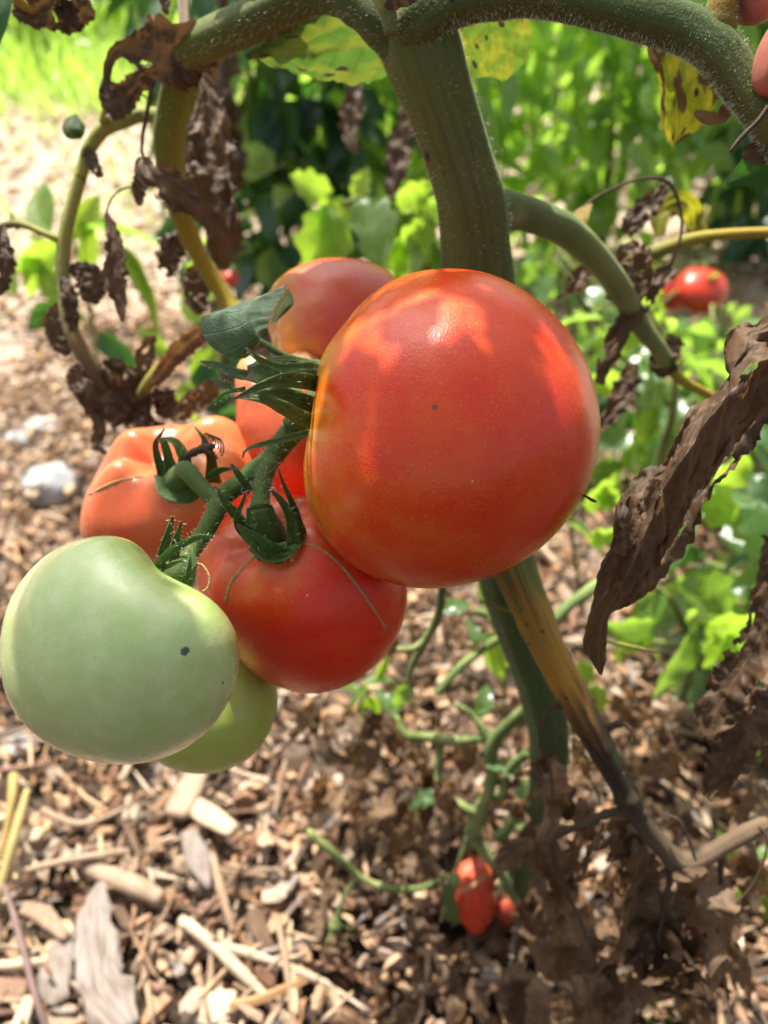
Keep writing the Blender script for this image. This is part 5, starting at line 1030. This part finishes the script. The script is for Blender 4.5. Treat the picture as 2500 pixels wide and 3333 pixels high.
shoot('weed', 'pale leaf sprout beside the lower green stems', ground_at(1640, 2400),
    [[(1640, 2400, gdepth(2400), 12), (1640, 2200, .60, 14), (1620, 2060, .56, 14)]],
    [(LB, 1620, 2050, .56, 220, -100, UPS, .1), (LTB, 1660, 2100, .56, 150, -60, UPC, .1), (LB, 1590, 1990, .56, 150, 100, UPS, 0)], 'weed', 'weeds')
for px, py, h_, rd, lab in [(2120, 1620, .22, .13, 'patch of small green plants right of the largest tomato'), (2420, 1700, .15, .12, 'leafy green plant at the right edge behind the curled dried leaf'), (2330, 1400, .16, .14, 'leafy green plant under the blurred red tomatoes'), (1930, 1330, .24, .15, 'leafy green plant behind the right shoulder of the largest tomato'), (2380, 2250, .16, .10, 'low green plant beside the lower dried leaves')]:
    bush('low_plant', lab, ground_at(px, py), h_, rd, 40, 30, LT+LTB[:2]+LO[:3]+LD[:2], .055, .02, nst=6)
# brown dead stake plant behind the left branch and dead leaves hanging behind
dp = thing('dead_plant', 'dead brown stalk with hanging leaves behind the left branch', 'plant', ground_at(735, 1250))
stem('stalk', [(735, 1250, gdepth(1250), 24), (740, 900, 1.02, 30), (735, 500, .95, 40), (730, 100, .9, 40), (725, -150, .85, 36)], M['twig_dark'], dp, 24, 8, lump=.2)
for px, py, l, a in [(720, 260, 260, -95), (750, 420, 220, -85), (715, 560, 220, -100), (745, 700, 200, -80), (720, 120, 240, -90)]:
    put_leaf(dp, BG.choice(DRYM+DRYL), px, py, .93, l, a, (.3, .3, -1), 0, 'dried_leaf')
dry([(1160, 270, .62, 40), (1150, 340, .62, 70), (1140, 420, .62, 60), (1160, 500, .62, 20)], seed=71, n=32)
dry([(1330, 330, .60, 30), (1310, 430, .60, 70), (1290, 540, .60, 84), (1275, 640, .60, 24)], seed=72, n=36)
# cloth strip that ties the branch up
L_, P_, R_ = ribbon_lmr([(604, 190, .345, 34), (600, 100, .345, 36), (597, 0, .345, 36), (594, -200, .345, 36), (590, -600, .345, 36)], 20)
V, F, U = sheet_data(L_, P_, R_, 20, 4, fold=.1, crumple=.06, thick=.0006, seed=2)
tag(link('plant_tie', mk('plant_tie', V, F, U), M['wood_cream']), 'pale cloth strip tying up the left branch above the crumpled leaf', 'cloth strip')

# grass along the far side of the path
GRB = leaf_mesh('grass_blade', 'blade', 300, M['leaf_bg'], 5, 2, 0.05, 0.5, 0.2, 0.0); GA = arrays(GRB)
its = []
for _ in range(2000):
    px = BG.uniform(-150, 800); py = 40+360*BG.random()**1.4; p = ground_at(px, py)
    its.append((GA, leaf_matrix(p, Vector((BG.gauss(0, .35), BG.gauss(0, .35), 1)), (BG.gauss(0, 1), BG.gauss(0, 1), .1), BG.uniform(.10, .3))))
for _ in range(160):
    px = BG.uniform(0, 700); py = BG.uniform(420, 900); p = ground_at(px, py)
    its.append((GA, leaf_matrix(p, Vector((BG.gauss(0, .4), BG.gauss(0, .4), 1)), (BG.gauss(0, 1), BG.gauss(0, 1), .1), BG.uniform(.06, .14))))
tag(merged('grass', its, None, M['leaf_bg']), 'blurred green grass along the far side of the path', 'grass', kind='stuff')

# ------------------------------------------------------------------ the hand that holds the stem
sk = {'w': (3350, 250, .27, .026), 'p': (3080, 130, .262, .026), 'fa': (3900, 480, .32, .030), 'fb': (4700, 900, .40, .038),
      'i0': (2870, -70, .25, .0125), 'i1': (2700, -110, .243, .0092), 'i2': (2580, -75, .240, .0082), 'i3': (2450, -30, .234, .0115), 'i4': (2396, -20, .234, .0085),
      'm0': (2890, -160, .258, .0125), 'm1': (2720, -230, .262, .0092), 'm2': (2610, -210, .266, .0082), 'm3': (2540, -150, .268, .007),
      'r0': (2930, -250, .266, .012), 'r1': (2780, -320, .272, .009), 'r2': (2680, -290, .276, .008), 'r3': (2620, -230, .278, .0066),
      'l0': (2990, -330, .272, .011), 'l1': (2870, -390, .278, .008), 'l2': (2790, -360, .282, .007), 'l3': (2740, -310, .284, .006),
      't0': (3000, 260, .25, .015), 't1': (2820, 290, .238, .0115), 't2': (2680, 240, .232, .0098), 't3': (2535, 180, .224, .0128), 't4': (2480, 170, .224, .0095)}
eds = [('p', 'w'), ('w', 'fa'), ('fa', 'fb'), ('p', 't0'), ('t0', 't1'), ('t1', 't2'), ('t2', 't3'), ('t3', 't4'), ('i3', 'i4')] + [(a+str(i), a+str(i+1)) for a in 'imrl' for i in range(3)] + [('p', a+'0') for a in 'imrl']
ks = list(sk); hm = bpy.data.meshes.new('hand_skeleton')
hm.from_pydata([tuple(at(*sk[q][:3])) for q in ks], [(ks.index(a), ks.index(b)) for a, b in eds], [])
ho = bpy.data.objects.new('hand_skeleton', hm); C.objects.link(ho)
mod = ho.modifiers.new('skin', 'SKIN'); sv = hm.skin_vertices[0].data
for i, q in enumerate(ks): sv[i].radius = (sk[q][3], sk[q][3]); sv[i].use_root = (q == 'p')
ss = ho.modifiers.new('sub', 'SUBSURF'); ss.levels = 2; ss.render_levels = 2
dg = bpy.context.evaluated_depsgraph_get(); me = bpy.data.meshes.new_from_object(ho.evaluated_get(dg)); bpy.data.objects.remove(ho)
me.name = 'person'; me.polygons.foreach_set('use_smooth', [True]*len(me.polygons)); me.materials.clear(); me.materials.append(M['skin'])
tag(link('person', me, None), 'bare fingertips of a hand pinching the arching green stem', 'hand')

# ------------------------------------------------------------------ upper leaves of the plant (above the picture) that shade the fruit
CN = random.Random(12)
CANOPY = []
def shade_leaf(fruit, px, py, s, ln, roll=0.0, wob=0.2):
    s = s*2.1
    """an upper leaf lying on the line from the sun to a point of the fruit"""
    q = hit(fruit['label'], px, py)+SUN*s
    td = (-UV*math.cos(roll)+RV*math.sin(roll)); nrm = SUN+Vector((CN.uniform(-wob, wob), CN.uniform(-wob, wob), 0))
    m = leaf_matrix(q, td, nrm, ln); m.translation = q - (m.to_3x3() @ Vector((0, .45, 0)))
    o = link('leaf', CN.choice(LT), None, plant, m); CANOPY.append(o.name); return o
for a in [(big, 1060, 1150, .17, .036, 3.1), (big, 1325, 1070, .17, .028, 3.0), (big, 1180, 985, .19, .034, 3.1), (big, 1660, 1080, .18, .030, 3.3), (big, 1420, 910, .20, .028, -1.5), (big, 1630, 915, .2, .03, -1.5), (big, 1900, 1120, .18, .045, 3.35), (big, 1115, 1330, .19, .034, 1.3), (big, 1385, 1345, .20, .036, 1.5), (big, 1120, 1050, .18, .03, 3.1), (big, 1915, 1230, .19, .045, 3.2), (big, 1765, 1395, .19, .026, 1.5), (big, 1690, 960, .19, .028, -1.4), (big, 1275, 962, .19, .026, 1.5), (big, 1625, 985, .19, .024, -1.5), (big, 1600, 1340, .19, .034, 1.6), (big, 1770, 1015, .2, .032, -1.5), (big, 1860, 980, .2, .03, -1.1),
          (green, 330, 1800, .24, .06, 1.4), (green, 200, 1900, .24, .06, .2), (green, 400, 1930, .25, .06, 1.2), (green, 530, 2110, .24, .045, 1.2), (green, 100, 2050, .25, .06, .5), (green, 300, 2060, .26, .06, 1.3),
          (red, 760, 1720, .24, .06, .9), (red, 950, 1720, .24, .06, -.3), (red, 720, 1850, .25, .06, .8), (red, 900, 1870, .25, .06, 1.2),
          (left, 600, 1500, .32, .05, .8), (left, 330, 1520, .33, .035, .3), (left, 440, 1600, .33, .04, .2), (left, 720, 1480, .32, .035, -.5),
          (back, 1000, 1000, .27, .045, .2), (back, 1200, 960, .28, .035, .2)]: shade_leaf(*a)
us = [(1235, -20, .252, 60), (1190, -300, .245, 56), (1120, -800, .225, 50), (1000, -1500, .20, 40), (850, -2600, .17, 30)]
stem('upper_stem', us, M['petiole_green'], plant, 30, 12)
for q in ([(1120, -800, .225, 30), (800, -1000, .215, 24), (300, -1200, .20, 20), (-300, -1500, .19, 14)], [(1160, -600, .235, 30), (1500, -900, .22, 24), (1900, -1300, .205, 16)]): stem('upper_petiole', q, M['petiole_green'], plant, 20, 10)
for px, py, d, l, a in [(1300, -350, .27, 300, 200), (1700, -420, .28, 300, 20), (900, -300, .29, 300, 170), (2100, -420, .28, 300, 0)]:
    put_leaf(plant, CN.choice(LT), px, py, d, l, a+CN.uniform(-25, 25), (CN.uniform(-.3, .3), 1, CN.uniform(-.4, .2)), CN.uniform(-.2, .2))
